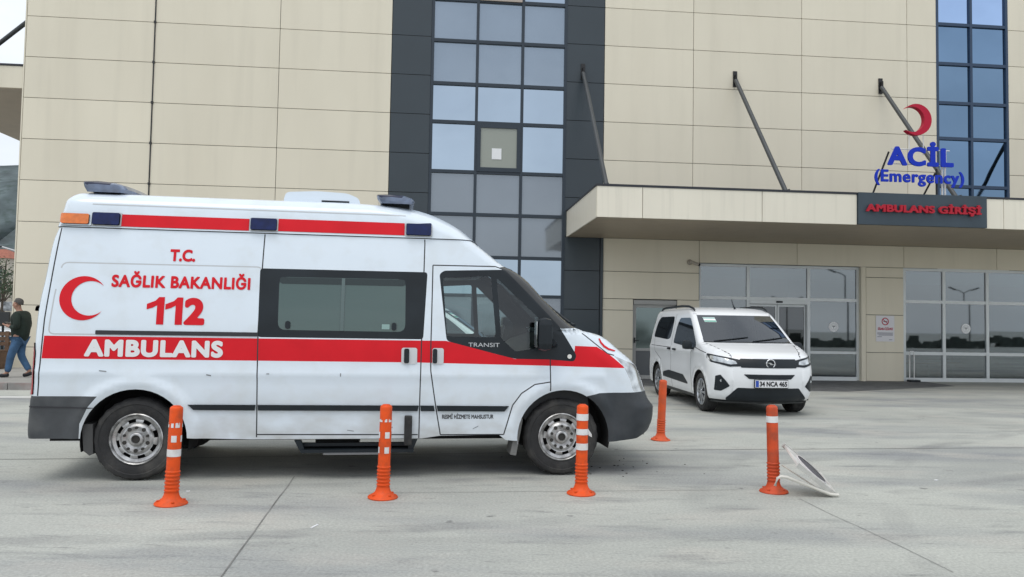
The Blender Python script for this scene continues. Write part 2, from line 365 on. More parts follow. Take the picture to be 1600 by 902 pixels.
class Body:
    """a vehicle's skin by height: half width hw(z), front end xf(z), rear end xr(z), rounded corners (ca long, cb wide at the front, ra / rb at the rear), bowed front"""
    def __init__(s, hw, xf, xr, ca, cb, bow, ra=.06, rb=.1, rbow=.02, taper=(3., .03, 1.5), bumps=()):
        s.hw, s.xf, s.xr, s.ca, s.cb, s.bow, s.ra, s.rb, s.rbow, s.taper, s.bumps = hw, xf, xr, ca, cb, bow, ra, rb, rbow, taper, bumps
    def y(s, x, z):
        a, b = s.ca(z), s.cb(z); xf, xr = s.xf(z), s.xr(z)
        y = s.hw(z) - s.tp(x)
        t = (x - (xf - a)) / a
        if t > 0: y -= b * (1 - math.sqrt(max(0., 1 - min(t, 1.) ** 2)))
        t = ((xr + s.ra) - x) / s.ra
        if t > 0: y -= s.rb * (1 - math.sqrt(max(0., 1 - min(t, 1.) ** 2)))
        for f in s.bumps: y += f(x, z)
        return y
    def tp(s, x): return s.taper[1] * max(0., (x - s.taper[0]) / s.taper[2]) ** 2
    def yf(s, z): return s.hw(z) - s.tp(s.xf(z)) - s.cb(z)
    def x_front(s, y, z):
        e = s.yf(z); q = abs(y)
        if q <= e: return s.xf(z) + s.bow(z) * (1 - (q / e) ** 2)
        t = min(1., (q - e) / s.cb(z)); return s.xf(z) - s.ca(z) + s.ca(z) * math.sqrt(max(0, 1 - t * t))
    def x_rear(s, y, z):
        e = s.hw(z) - s.rb; return s.xr(z) - s.rbow * (1 - min(1, abs(y) / e) ** 2)
    def side(s, sgn): return lambda x, z: (x, sgn * s.y(x, z), z)
    def sidep(s, sgn):
        return lambda x, z, d: (x, sgn * (s.y(x, z) + d), z)
    def front(s): return lambda y, z: (s.x_front(y, z), y, z)
    def strip(s, zs, front=True, n=18):
        """grid across the vehicle between the two corner ends"""
        P = []
        for z in zs:
            e = s.yf(z) if front else s.hw(z) - s.rb
            for k in range(n + 1): y = -e + 2 * e * k / n; P.append(((s.x_front if front else s.x_rear)(y, z), y, z))
        return P, [(i * (n + 1) + k, i * (n + 1) + k + 1, (i + 1) * (n + 1) + k + 1, (i + 1) * (n + 1) + k) for i in range(len(zs) - 1) for k in range(n)]
    def outline(s, zlo, zhi, top=True, step=.03, xlo=None):
        n = int((zhi - zlo) / step); zs = [zlo + (zhi - zlo) * i / n for i in range(n + 1)]
        return [(s.xf(z), z) for z in zs] + [(s.xr(z), z) for z in reversed(zs)]
    def regions(s, sgn, outline, loops, classes, mats_of, parent, names, grid=.05, step=.03, finish=None):
        """cuts the side into meshes. classes: [(loop, region, material index)], later ones win; region None = hole"""
        L_ = [outline] + [c[0] for c in classes]
        z0, z1 = min(p[1] for p in outline), max(p[1] for p in outline); ex = []
        for i in range(int((z1 - z0) / .03)):
            z = z0 + .015 + .03 * i
            for q in (4, 12, 24, 38, 54, 72, 90): ex += [(s.xr(z) + s.ra * (1 - math.cos(R(q))), z), (s.xf(z) - s.ca(z) * (1 - math.cos(R(q))), z)]
        V, T, C = cdt(L_, step, grid, outline, ex); reg = np.array(['body'] * len(T), dtype=object); mi = np.zeros(len(T), int)
        for lp, rg, m in classes:
            k = inside(C, lp)
            if rg == '': reg[k] = 'hole'
            else:
                if rg is not None: reg[k] = rg
                if m is not None: mi[k & (reg != 'hole')] = m
        Pn, Nn = normals(s.side(sgn), V, (0, sgn, 0)); out = {}
        for rg in sorted(set(reg)):
            if rg == 'hole' or rg not in names: continue
            k = reg == rg; out[rg] = surfmesh(names[rg], Pn, Nn, T[k], mi[k], mats_of(rg), parent(rg) if callable(parent) else parent, (0, sgn, 0))
        return out
def seam(pts, w=.009):
    """thin polygon along a line"""
    out = []
    for a, b in zip(pts[:-1], pts[1:]):
        a, b = Vector(a), Vector(b); d = (b - a).normalized(); n = Vector((-d.y, d.x)) * w / 2
        out.append([tuple(a + n), tuple(a - n), tuple(b - n), tuple(b + n)])
    return out
def copy_tree(o, parent=None):
    c = o.copy(); COL.objects.link(c)
    if parent: c.parent = parent
    for ch in [k for k in COL.objects if k.parent == o]: copy_tree(ch, c)
    return c

# ================================================================== SETTING
# ---- ground: one sheet of worn concrete
def ground_mat():
    m = bpy.data.materials.new('concrete_ground'); m.use_nodes = True; t = m.node_tree; b = t.nodes['Principled BSDF']; k = t.links.new
    c = t.nodes.new('ShaderNodeTexCoord'); src = c.outputs['Object']
    def noise(scale, det, stretch=None, rot=0, rough=.5):
        s = src
        if stretch: g = t.nodes.new('ShaderNodeMapping'); g.inputs['Scale'].default_value = stretch; g.inputs['Rotation'].default_value = (0, 0, rot); k(src, g.inputs[0]); s = g.outputs[0]
        n = t.nodes.new('ShaderNodeTexNoise'); n.inputs['Scale'].default_value = scale; n.inputs['Detail'].default_value = det; n.inputs['Roughness'].default_value = rough; k(s, n.inputs['Vector']); return n.outputs['Fac']
    def rng(s, a, b_, c_, d): r = t.nodes.new('ShaderNodeMapRange'); [setattr(r.inputs[i + 1], 'default_value', v) for i, v in enumerate((a, b_, c_, d))]; k(s, r.inputs[0]); return r.outputs[0]
    def mix(a, b_, f, mode='MIX'):
        x = t.nodes.new('ShaderNodeMix'); x.data_type = 'RGBA'; x.blend_type = mode
        if isinstance(f, float): x.inputs[0].default_value = f
        else: k(f, x.inputs[0])
        for i, v in ((6, a), (7, b_)):
            if isinstance(v, tuple): x.inputs[i].default_value = (*v, 1)
            else: k(v, x.inputs[i])
        return x.outputs[2]
    col = mix((.37, .38, .35), (.475, .485, .44), rng(noise(.45, 4), .35, .65, 0, 1))            # pale and dull slabs of cement
    col = mix(col, (.24, .25, .26), rng(noise(.8, 6, (.25, 1.1, 1), .08), .48, .68, 0, .85))      # grey worn lanes
    col = mix(col, (.47, .455, .41), rng(noise(1.7, 5, (.5, 1, 1), .3), .52, .72, 0, .7))           # dusty patches
    col = mix(col, (.165, .17, .175), rng(noise(2.6, 9, (.32, 1.5, 1), .12, .65), .56, .74, 0, .7))  # rubbed streaks
    col = mix(col, (.13, .13, .13), rng(noise(9, 10, (.2, 1.2, 1), -.05, .7), .58, .72, 0, .65))       # fine scrape marks
    col = mix(col, (.15, .155, .16), rng(noise(22, 8, (.10, 1.4, 1), .06, .75), .60, .72, 0, .6))
    col = mix(col, (.55, .55, .52), rng(noise(17, 8, (.14, 1.3, 1), -.1, .7), .63, .75, 0, .5))
    col = mix(col, (.10, .10, .10), rng(noise(5.5, 4), .68, .74, 0, .6))                             # oil spots
    def ring(cx, cy, rad, w, amt):      # a turning vehicle's tyre mark
        q = t.nodes.new('ShaderNodeVectorMath'); q.operation = 'DISTANCE'; k(src, q.inputs[0]); q.inputs[1].default_value = (cx, cy, 0)
        a = t.nodes.new('ShaderNodeMath'); a.operation = 'SUBTRACT'; k(q.outputs['Value'], a.inputs[0]); a.inputs[1].default_value = rad
        b2 = t.nodes.new('ShaderNodeMath'); b2.operation = 'ABSOLUTE'; k(a.outputs[0], b2.inputs[0])
        m_ = t.nodes.new('ShaderNodeMath'); m_.operation = 'MULTIPLY'; k(rng(b2.outputs[0], w * .5, w, amt, 0), m_.inputs[0]); k(rng(noise(1.3, 6), .42, .62, 0, 1), m_.inputs[1]); return m_.outputs[0]
    for cx, cy, rad, w, amt in ((-6, 27, 22.3, .13, .35), (-6, 27, 20.8, .13, .3), (14, 1.5, 13.4, .12, .2), (14, 1.5, 11.9, .12, .16), (1.5, -9, 14.2, .11, .18), (1.5, -9, 12.7, .11, .15), (30, 34, 29.5, .12, .3)):
        col = mix(col, (.16, .16, .165), ring(cx, cy, rad, w, amt))
    col = mix(col, mix((.74, .74, .74), (1.20, 1.20, 1.20), rng(noise(48, 8, None, 0, .7), .32, .68, 0, 1)), 1.0, 'MULTIPLY')
    col = mix(col, (.14, .14, .14), rng(noise(120, 3), .70, .76, 0, .6)); col = mix(col, (.62, .61, .58), rng(noise(95, 3, (1, 1.1, 1)), .70, .76, 0, .5))
    k(col, b.inputs['Base Color'])
    k(rng(noise(1.4, 5), .3, .7, .62, .9), b.inputs['Roughness'])
    bp = t.nodes.new('ShaderNodeBump'); bp.inputs['Strength'].default_value = .35; bp.inputs['Distance'].default_value = .006; k(noise(70, 6), bp.inputs['Height']); k(bp.outputs[0], b.inputs['Normal'])
    return m
g = MB(); nG = 24
g.add([(-2500, -600, 0), (2500, -600, 0), (2500, 2600, 0), (-2500, 2600, 0)], [(0, 1, 2, 3)])
props(g.build('ground', ground_mat()), kind='structure')
JOINT = mat('joint_filler', (.19, .19, .18), .9, var=.35, vscale=3, dirt=((.33, .33, .31), .7, 2.))
def gline(pts, w, z=.004):
    mb = MB()
    for q in [seam(pts, w)]:
        for p in q: mb.add([(x, y, z) for x, y in p], [(0, 1, 2, 3)])
    return mb
j = MB()
def addline(pts, w, wob=0.):
    P = []
    for a, b in zip(pts[:-1], pts[1:]):
        n = max(1, int(math.dist(a, b) / .4)) if wob else 1
        for i in range(n): P.append((a[0] + (b[0] - a[0]) * i / n + (random.uniform(-wob, wob) if i else 0), a[1] + (b[1] - a[1]) * i / n + (random.uniform(-wob, wob) if i else 0)))
    P.append(pts[-1])
    for p in seam(P, w): j.add([(x, y, .004) for x, y in p], [(0, 1, 2, 3)])
addline([(-14, 6.35), (-3.2, 7.85), (2.24, 8.92), (6.31, 9.48), (20, 11.6)], .016, .012)
addline([(-1.94, 7.02), (-1.57, 4.29), (-1.2, 1.5)], .009, .004)
addline([(-1.24, 6.39), (.57, 6.60), (2.0, 6.77)], .006, .006)
addline([(2.42, 6.46), (2.53, 5.5), (2.62, 4.58)], .005, .02)
addline([(4.27, 10.5), (4.5, 10.42), (4.72, 10.38)], .012, .02)
props(j.build('concrete_joint', JOINT), kind='structure')
# darker strip laid over the ground along the entrance
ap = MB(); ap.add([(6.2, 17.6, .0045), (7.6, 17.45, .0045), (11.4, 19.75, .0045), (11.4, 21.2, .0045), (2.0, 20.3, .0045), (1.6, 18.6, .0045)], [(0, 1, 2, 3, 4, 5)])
props(ap.build('dark_ground_strip', mat('dark_ground', (.13, .135, .14), .85, var=.25, vscale=3, dirt=((.22, .22, .21), .7, 5))), kind='structure')
# raised pavement with kerb, and the white line before it
PAVE = mat('pavement', (.31, .30, .28), .85, var=.15, vscale=2, dirt=((.2, .19, .18), .5, 4))
pv = MB(); pv.add([(-60, 7.9, .12), (-1.6, 15.8, .12), (-1.6, 30, .12), (-60, 30, .12), (-60, 7.9, 0), (-1.6, 15.8, 0), (-1.6, 30, 0)], [(0, 1, 2, 3), (0, 1, 5, 4), (1, 2, 6, 5)])
props(pv.build('pavement', PAVE), kind='structure')
kb = MB(); d_ = Vector((58.4, 7.9, 0)).normalized(); n_ = Vector((d_.y, -d_.x, 0)); a_ = Vector((-60, 7.9, 0))
for i in range(59):
    p0 = a_ + d_ * i * .999; p1 = p0 + d_ * .985; w_ = n_ * .15
    kb.add([p0, p1, p1 + w_, p0 + w_] + [q + Vector((0, 0, .13)) for q in (p0, p1, p1 + w_, p0 + w_)], [(4, 5, 6, 7), (0, 1, 5, 4), (1, 2, 6, 5), (2, 3, 7, 6), (3, 0, 4, 7)])
props(kb.build('kerb', mat('kerb_stone', (.27, .26, .25), .85, var=.2, vscale=4, dirt=((.35, .16, .14), .5, 3))), kind='structure')
wl = MB(); wl.add([(-40, 9.0, .004), (-5.5, 13.6, .004), (-5.5, 13.85, .004), (-40, 9.25, .004)], [(0, 1, 2, 3)])
props(wl.build('road_line', mat('road_paint', (.68, .68, .66), .7, var=.12, dirt=((.35, .35, .33), .6, 3))), kind='structure')

# ---- far hill
random.seed(3)
hm = MB(); HN = 60; rows = []
for i in range(HN + 1):
    x = -1900 + 2600 * i / HN; h = 222 + 50 * math.sin(i * .33 + .9) + 18 * math.sin(i * .9) + random.uniform(-5, 5) - max(0, (i - 34)) * 4.5
    rows.append([(x, 640, -2), (x, 760, h * .42 + random.uniform(-6, 6)), (x, 860, h * .8 + random.uniform(-6, 6)), (x, 960, h), (x, 1300, h * .9)])
for i in range(HN):
    for k in range(4): hm.add([rows[i][k], rows[i + 1][k], rows[i + 1][k + 1], rows[i][k + 1]], [(0, 1, 2, 3)], 0, True)
props(hm.build('hill', mat('wooded_hill', (.085, .11, .115), .95, var=.4, vscale=.035, dirt=((.04, .062, .055), .9, .12)), sharp=80), kind='structure')  # base colour lightened so it carries the distance haze

# ================================================================== HOSPITAL
BX, BY, BR = -1.899, 20.004, R(5.423)
bld = empty('hospital_building', (BX, BY, 0), BR, 'tall beige panel clad hospital block with dark bands and long flat entrance canopy', 'building')
def B2W(u, v, z=0): c, s_ = math.cos(BR), math.sin(BR); return Vector((BX + c * u - s_ * v, BY + s_ * u + c * v, z))
CREAM = mat('cream_panel', (.73, .675, .545), .42, var=.03, vscale=.7, dirt=((.67, .615, .49), .5, .9), stretch=(1, 1, .35), island=.028, streak=((.52, .48, .385), (3.2, 3.2, .2), .2))
DARKP = mat('anthracite_panel', (.034, .047, .058), .36, var=.06, vscale=.8)
BACK = mat('cladding_back', (.045, .043, .038), .9)
FASCIA = mat('fascia_panel', (.76, .715, .60), .4, var=.03, vscale=.7, island=.03, streak=((.52, .49, .41), (9., 9., .5), .3))
FRAMED = mat('anthracite_frame', (.018, .030, .045), .4)
ALU = mat('aluminium_frame', (.66, .69, .70), .4, metal=.15, var=.04)
ZU = [.0, .63, 1.67, 2.71, 3.75, 4.79, 5.83, 6.87, 7.91, 8.95, 9.99, 11.03, 12.07, 13.11, 14.2]
ZL = [.0, .785, 1.817, 2.848, 3.735]
cream, dark, back = MB(), MB(), MB(); creamr, darkr, creamg, pier = MB(), MB(), MB(), MB()
def panels(mb, us, zs, v=0., t=.035, gap=.013):
    for a, b in zip(us[:-1], us[1:]):
        for c, d in zip(zs[:-1], zs[1:]): mb.box(a + gap / 2, b - gap / 2, v, v + t, c + gap / 2, d - gap / 2, bev=.004)
panels(cream, [-10.47, -7.362, -4.245, -1.372], ZU)
panels(creamr, [4.312, 6.775, 9.852, 12.93, 13.81], ZU[4:])
cream3 = MB(); panels(cream3, [15.945, 19.0, 22.1, 25.2], ZU[4:])
panels(dark, [-1.368, -.335], ZU); panels(darkr, [3.285, 4.308], ZU[4:]); panels(darkr, [3.285, 4.25], ZL)
darkr.box(4.256, 4.33, -.03, .03, 0, 3.73)                                                         # corner trim
# ground floor under the canopy
panels(creamg, [4.332, 5.165], [0, .785, 1.817, 2.12]); panels(creamg, [6.365, 6.985], [0, .785, 1.817, 2.12])
panels(creamg, [4.332, 6.97], [2.12, 2.848, 3.735])
panels(creamg, [6.97, 9.72, 12.80], [3.13, 3.735]); panels(creamg, [12.80, 15.55, 18.4, 21.5, 25.2], [3.13, 3.735])
panels(creamg, [11.692, 12.785], ZL[:4] + [3.13]); panels(creamg, [17.9, 21.5, 25.2], ZL[:4] + [3.13])
creamg.box(11.56, 11.69, .002, .30, 0, 3.13)                                                        # reveal beside the doors
for a, b, c, d in ((-10.46, -.34, 0, 14.2), (3.29, 13.80, 3.13, 14.2), (15.95, 25.2, 3.13, 14.2), (3.29, 5.16, 0, 3.13), (6.37, 6.985, 0, 3.13), (11.695, 12.79, 0, 3.13), (17.9, 25.2, 0, 3.13), (5.16, 6.37, 2.14, 3.13), (-.34, 3.29, 14.16, 14.2)):
    back.box(a, b, .03, .33, c, d)
back.box(-10.46, 25.2, 13.5, 14, 0, 14.2); back.box(-10.46, 25.2, .34, 13.5, 13.9, 14.2); back.box(25.0, 25.2, .34, 13.5, 0, 13.9); back.box(-10.46, -10.3, .34, 13.5, 0, 13.9)
panels_side = MB()
for k in range(4):
    for c, d in zip(ZU[:-1], ZU[1:]): panels_side.box(-10.50, -10.465, .04 + 3.4 * k, .04 + 3.4 * k + 3.387, c + .006, d - .006)
cream.add(panels_side.v, panels_side.f)
cream.box(-10.505, -10.474, -.004, .036, 0, 14.2)                                                  # corner profile
for q in (cream, creamr, cream3, creamg): q.build('cream_cladding', CREAM, bld)
for q in (dark, darkr): q.build('dark_cladding', DARKP, bld); back.build('cladding_backing', BACK, bld)
cb = MB(); cb.tube([(-7.362, -.012, z) for z in (0.1, 5, 10, 14.1)], .017, 8)
for z in ZU[1:]: cb.box(-7.39, -7.334, -.034, -.001, z - .03, z + .03)
cb.build('conductor_cable', mat('cable_black', (.03, .03, .032), .6), bld)

def sky_glass(name, col, rough=.03, metal=1.):
    m = mat(name, col, rough, metal=metal, var=.05, vscale=.6); t = m.node_tree; b = t.nodes['Principled BSDF']
    n = t.nodes.new('ShaderNodeTexNoise'); n.inputs['Scale'].default_value = 1.1; n.inputs['Detail'].default_value = 1
    c = t.nodes.new('ShaderNodeTexCoord'); t.links.new(c.outputs['Object'], n.inputs['Vector'])
    k = t.nodes.new('ShaderNodeBump'); k.inputs['Strength'].default_value = .12; k.inputs['Distance'].default_value = .05
    t.links.new(n.outputs['Fac'], k.inputs['Height']); t.links.new(k.outputs[0], b.inputs['Normal']); return m
VISION = sky_glass('vision_glass', (.37, .445, .53)); SPAN = sky_glass('spandrel_glass', (.28, .335, .40), .06, .7); SPAN2 = sky_glass('lower_spandrel_glass', (.235, .265, .30), .07, .55)
BLUEV = sky_glass('blue_glass', (.15, .235, .355)); BLUES = sky_glass('blue_spandrel', (.14, .215, .315), .06); BLUET = sky_glass('pale_blue_glass', (.34, .47, .70))
ENTG = clear_glass('entrance_glass', (.36, .45, .47), .16); DOORG = clear_glass('door_glass', (.24, .29, .31), .07)
def pane(u0, u1, z0, z1, v, m, parent, name='pane', tilt=.0):
    a, b = random.uniform(-tilt, tilt), random.uniform(-tilt, tilt); mb = MB(); w, h = u1 - u0, z1 - z0
    f = lambda u, z: v + a * (u - (u0 + u1) / 2) + b * (z - (z0 + z1) / 2)
    mb.add([(u, f(u, z) + d, z) for d in (0, .012) for u, z in ((u0, z0), (u1, z0), (u1, z1), (u0, z1))], [(0, 1, 2, 3), (7, 6, 5, 4), (0, 4, 5, 1), (1, 5, 6, 2), (2, 6, 7, 3), (3, 7, 4, 0)])
    return mb.build(name, m, parent)
def bars(us, zs, v0, v1, w, m, name, wz=None):
    mb = MB(); wz = wz or w
    for i, u in enumerate(us): mb.box(u - w / 2, u + w / 2, v0, v1, zs[0] - wz / 2, zs[-1] + wz / 2, bev=.004)
    for z in zs:
        for a, b in zip(us[:-1], us[1:]): mb.box(a + w / 2, b - w / 2, v0 + .004, v1, z - wz / 2, z + wz / 2)
    return mb.build(name, m, bld)
# stairwell curtain wall
su = [-.30, .885, 2.095, 3.255]; sz = [-.02, 1.06, 2.13, 3.14, 4.26, 5.385, 6.70, 7.725, 8.875, 9.99, 10.9, 12.05, 13.1, 14.15]
cw = bars(su, sz, -.01, .10, .075, FRAMED, 'curtain_wall_frame', .085)
for i in range(3):
    for k in range(13):
        if i == 1 and k == 5: continue
        m = VISION if k in (5, 6, 9) else (SPAN if k in (7, 8) else SPAN2 if k in (3, 4) else VISION if k == 2 else SPAN2)
        pane(su[i] + .03, su[i + 1] - .03, sz[k] + .035, sz[k + 1] - .035, .05, m, cw, tilt=.004)
sash = bars([.96, 2.02], [5.46, 6.625], -.035, .03, .10, FRAMED, 'window_sash', .11)
pane(1.0, 1.98, 5.5, 6.58, .0, mat('frosted_glass', (.27, .29, .25), .25, coat=.6), sash)
pn = MB(); pn.box(1.31, 1.565, -.012, -.004, 5.74, 6.03); pn.build('paper_sheet', mat('paper', (.78, .79, .80), .8), sash)
cover = MB(); cover.box(.925, 2.055, -.045, .03, 9.99, 10.9); cover.build('blind_panel', mat('blind', (.42, .36, .31), .7), cw)
# blue window strip
ru = [13.83, 14.845, 15.925]; rz = [4.45, 5.46, 6.81, 7.82, 8.94, 10.07, 11.2, 12.2, 13.2, 14.15]
rw = bars(ru, rz, -.01, .10, .075, mat('blue_grey_frame', (.018, .045, .095), .4), 'window_strip_frame', .085)
for i in range(2):
    for k in range(9): pane(ru[i] + .03, ru[i + 1] - .03, rz[k] + .035, rz[k + 1] - .035, .05, BLUET if k in (5, 8) else (BLUEV if k in (1, 4) else BLUES), rw, tilt=.003)
# entrance glazing
e1 = bars([7.02, 8.39, 10.11, 11.53], [.05, 2.205, 3.10], .12, .20, .085, ALU, 'entrance_frame')
for a, b in ((7.02, 8.39), (8.39, 10.11), (10.11, 11.53)): pane(a + .04, b - .04, 2.25, 3.06, .155, ENTG, e1, tilt=.002)
pane(7.06, 8.35, .8, 2.16, .155, ENTG, e1); pane(7.06, 8.35, .1, .74, .155, ENTG, e1); pane(10.15, 11.49, .8, 2.16, .155, ENTG, e1, tilt=.002); pane(10.15, 11.49, .1, .72, .155, ENTG, e1)
rl = MB(); rl.box(7.06, 8.35, .122, .2, .735, .80); rl.build('glazing_rail', ALU, e1); rl = MB(); rl.box(10.15, 11.49, .122, .2, .725, .795); rl.box(10.16, 11.48, .10, .2, .0, .10); rl.build('glazing_rail', ALU, e1)
sdr = MB()
for a, b in ((8.44, 9.235), (9.255, 10.06)):
    for x in (a, b - .045): sdr.box(x, x + .045, .205, .25, .02, 2.06)
    sdr.box(a + .045, b - .045, .205, .25, .02, .12); sdr.box(a + .045, b - .045, .205, .25, 2.0, 2.06)
sdr.box(8.433, 10.067, .10, .26, 2.065, 2.16); sd_ = sdr.build('sliding_door', ALU, bld)
for a, b in ((8.485, 9.19), (9.30, 10.015)): pane(a, b, .12, 2.0, .222, DOORG, sd_)
sn = MB(); sn.box(9.17, 9.35, .07, .10, 2.10, 2.15, bev=.01); sn.build('motion_sensor', BLACKT, sd_)
e2 = bars([12.83, 14.0, 15.29, 16.62, 17.86], [.06, .775, 2.205, 3.10], .04, .12, .085, ALU, 'glazed_wall_frame')
us2 = [12.83, 14.0, 15.29, 16.62, 17.86]
for i in range(4):
    for a, b in ((.06, .775), (.775, 2.205), (2.205, 3.10)): pane(us2[i] + .04, us2[i + 1] - .04, a + .04, b - .04, .075, ENTG, e2, tilt=.002)
st = MB(); st.box(12.80, 17.9, .03, .13, -.02, .017); st.build('door_sill', ALU, e2)
# round emblem stickers on the glass
def sticker(u, z, v, parent):
    mb = MB(); n = 40; r = .135
    mb.add([(u + r * math.cos(2 * math.pi * i / n), v, z + r * math.sin(2 * math.pi * i / n)) for i in range(n)], [tuple(range(n))])
    for i in range(14):
        a = 2 * math.pi * i / 14; mb.box(-.004, .004, v - .003, v - .002, .092, .118, 1, Matrix.Translation((u, 0, z)) @ Matrix.Rotation(a, 4, 'Y'))
    for i in range(n):
        a, b = 2 * math.pi * i / n, 2 * math.pi * (i + 1) / n
        mb.add([(u + q * math.cos(t), v - .0025, z + q * math.sin(t)) for q, t in ((.076, a), (.082, a), (.082, b), (.076, b))], [(0, 1, 2, 3)], 1)
    mb.box(u - .006, u + .006, v - .004, v - .003, z - .05, z + .03, 2)
    for s_ in (-1, 1): mb.add([(u, v - .0045, z + .02), (u + s_ * .05, v - .0045, z + .035), (u + s_ * .045, v - .0045, z + .012), (u, v - .0045, z + .002)], [(0, 1, 2, 3)], 2)
    mb.build('emblem_sticker', [mat('sticker_white', (.86, .87, .88), .5), mat('sticker_grey', (.35, .38, .42), .5), mat('sticker_dark', (.05, .08, .10), .5)], parent)
sticker(10.84, 1.47, .150, e1); sticker(14.66, 1.48, .069, e2)
# small side door
d1 = MB(); d1.box(5.18, 6.36, .02, .10, 1.98, 2.10, bev=.01); d1.box(5.185, 5.27, .10, .17, 0, 1.98); d1.box(6.27, 6.355, .10, .17, 0, 1.98); d1.box(5.27, 6.27, .10, .17, 1.90, 1.98); d1.box(5.27, 6.27, .10, .17, 0, .09); d1.box(5.27, 6.27, .105, .17, .74, .81)
d1o = d1.build('side_door', mat('grey_door_frame', (.40, .40, .39), .5, var=.06), bld)
pane(5.27, 6.27, .81, 1.90, .13, sky_glass('side_door_glass', (.15, .185, .185), .08), d1o); pane(5.27, 6.27, .09, .74, .13, mat('door_infill', (.11, .12, .13), .3), d1o)
hd = MB(); hd.box(5.21, 5.24, .05, .08, .95, 1.09); hd.box(5.21, 5.33, .05, .075, 1.0, 1.025); hd.build('handle', BLACKT, d1o)

# ---- rooms behind the glass
rm = MB(); INW = mat('interior_wall', (.50, .50, .47), .8)
rm.box(4.6, 19.5, 8.0, 8.1, 0, 3.3); rm.box(4.5, 4.6, .35, 8.0, 0, 3.3); rm.box(19.5, 19.6, .35, 8.0, 0, 3.3); rm.box(11.9, 12.4, .34, 5.2, 0, 3.3); rm.box(4.6, 19.5, .34, 8.0, 3.3, 3.4)
rm.build('interior_wall', INW, bld)
bk = MB(); bk.box(4.7, 11.8, .55, .62, 2.78, 3.29); bk.build('bulkhead', mat('bulkhead_pale', (.78, .84, .82), .6), bld); bk = MB(); bk.box(12.5, 19.4, .55, .62, 2.72, 3.29); bk.build('bulkhead', MATS['bulkhead_pale'], bld)
fl = MB(); fl.box(4.6, 19.5, .13, 8.0, -.02, .012); fl.build('interior_floor', mat('interior_floor', (.14, .14, .14), .35, var=.1), bld)
for u, v, w in ((8.0, 2.2, 1.5), (9.6, 3.6, 1.6), (10.5, 1.6, 1.2), (7.7, 5.2, 1.4), (14.2, 2.6, 1.4), (16.4, 4.4, 1.4)):
    lm = MB(); lm.box(u - w / 2, u + w / 2, v - .05, v + .05, 3.26, 3.295); lm.build('ceiling_lamp', mat('lamp_white', (1, .98, .95), .5, emit=2.2), bld)
dk = empty('reception_desk', B2W(9.6, 4.6), BR, 'red and white reception desk seen through the sliding doors', 'desk')
q = MB(); q.box(-.9, .9, -.3, .3, 0, .92, bev=.02); q.build('counter_front', mat('desk_dark', (.05, .05, .055), .5), dk)
q = MB(); q.box(-.95, .95, -.36, .36, .92, 1.22, bev=.02); q.build('counter_top', mat('desk_red', (.48, .03, .03), .4), dk)
q = MB(); q.box(-.1, .06, -.375, -.362, .97, 1.17); q.build('notice_card', mat('paper', (.8, .8, .8), .8), dk)
def bench(u, v, label):
    o = empty('waiting_bench', B2W(u, v), BR, label, 'bench', 'benches inside the glazed wall')
    RS = mat('bench_red', (.30, .035, .03), .5)
    for i in range(3):
        m = MB(); m.box(-.75 + i * .52, -.27 + i * .52, -.22, .22, .42, .46, bev=.015); m.build('seat', RS, o); m = MB(); m.box(-.75 + i * .52, -.27 + i * .52, .2, .24, .5, .82, bev=.015); m.build('backrest', RS, o)
    for x in (-.55, .6):
        m = MB(); m.box(x, x + .04, -.2, .22, 0, .03); m.box(x, x + .04, -.02, .03, .03, .42); m.build('leg', ALU, o)
bench(13.9, 1.5, 'red seat waiting bench low behind the glass by the first mullion'); bench(15.1, 2.1, 'red seat waiting bench deeper behind the emblem sticker pane')
vc = empty('storage_cabinet', B2W(16.42, .9), BR, 'olive green cabinet inside the glass at the picture edge', 'cabinet')
q = MB(); q.box(-.32, .5, -.25, .25, .04, 1.42, bev=.01); q.build('cabinet_body', mat('olive_cabinet', (.10, .12, .05), .5), vc)
q = MB(); q.box(.085, .095, -.262, -.252, .1, 1.38); q.box(.11, .13, -.28, -.252, .7, .85); q.build('door_line', BLACKT, vc)

# ---- canopy
cz0, cz1, cv = 3.735, 4.41, -3.93
ca = MB(); ca.box(3.37, 30, cv + .05, -.002, cz0 + .02, cz1 - .03); ca.box(3.335, 3.37, cv + .03, -.003, cz0, cz1)
for a, b in ((3.335, 4.34), (4.34, 7.02), (7.02, 9.205), (12.255, 12.69), (12.69, 15.4), (15.4, 18.1), (18.1, 20.8), (20.8, 30)): ca.box(a + .006, b - .006, cv, cv + .03, cz0, cz1, bev=.004)
cano = ca.build('canopy', FASCIA, bld)
sf = MB()
for a, b in zip(range(0, 27, 3), range(3, 30, 3)):
    for c, d in ((cv + .04, -1.95), (-1.945, -.03)): sf.box(3.38 + a, 3.374 + b, c, d, cz0 - .004, cz0 + .015)
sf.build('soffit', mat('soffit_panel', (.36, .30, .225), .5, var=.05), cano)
cp_ = MB(); cp_.box(3.32, 30, cv - .015, -.004, cz1 + .003, cz1 + .045); cp_.box(3.318, 9.2, cv - .012, cv + .1, cz1 - .005, cz1 + .003); cp_.build('roof_edge', mat('edge_black', (.02, .022, .03), .5), cano)
STRUT = mat('strut_grey', (.05, .056, .06), .45, var=.1)
for u in (3.72, 7.94, 12.13, 16.75, 21.):
    m = MB(); m.tube([(u, -.08, 8.14), (u, -3.2, 4.47)], .055, 12); so = m.build('strut', STRUT, cano)
    m = MB(); m.box(u - .055, u + .055, -.035, -.003, 7.98, 8.41); m.box(u - .014, u + .014, -.14, -.035, 8.08, 8.3); m.build('strut_bracket', mat('bracket_black', (.012, .012, .014), .5), so)
    m = MB(); m.box(u - .07, u + .07, -3.32, -3.08, 4.456, 4.47); m.box(u - .014, u + .014, -3.3, -3.12, 4.47, 4.6); m.build('foot_plate', STRUT, so)
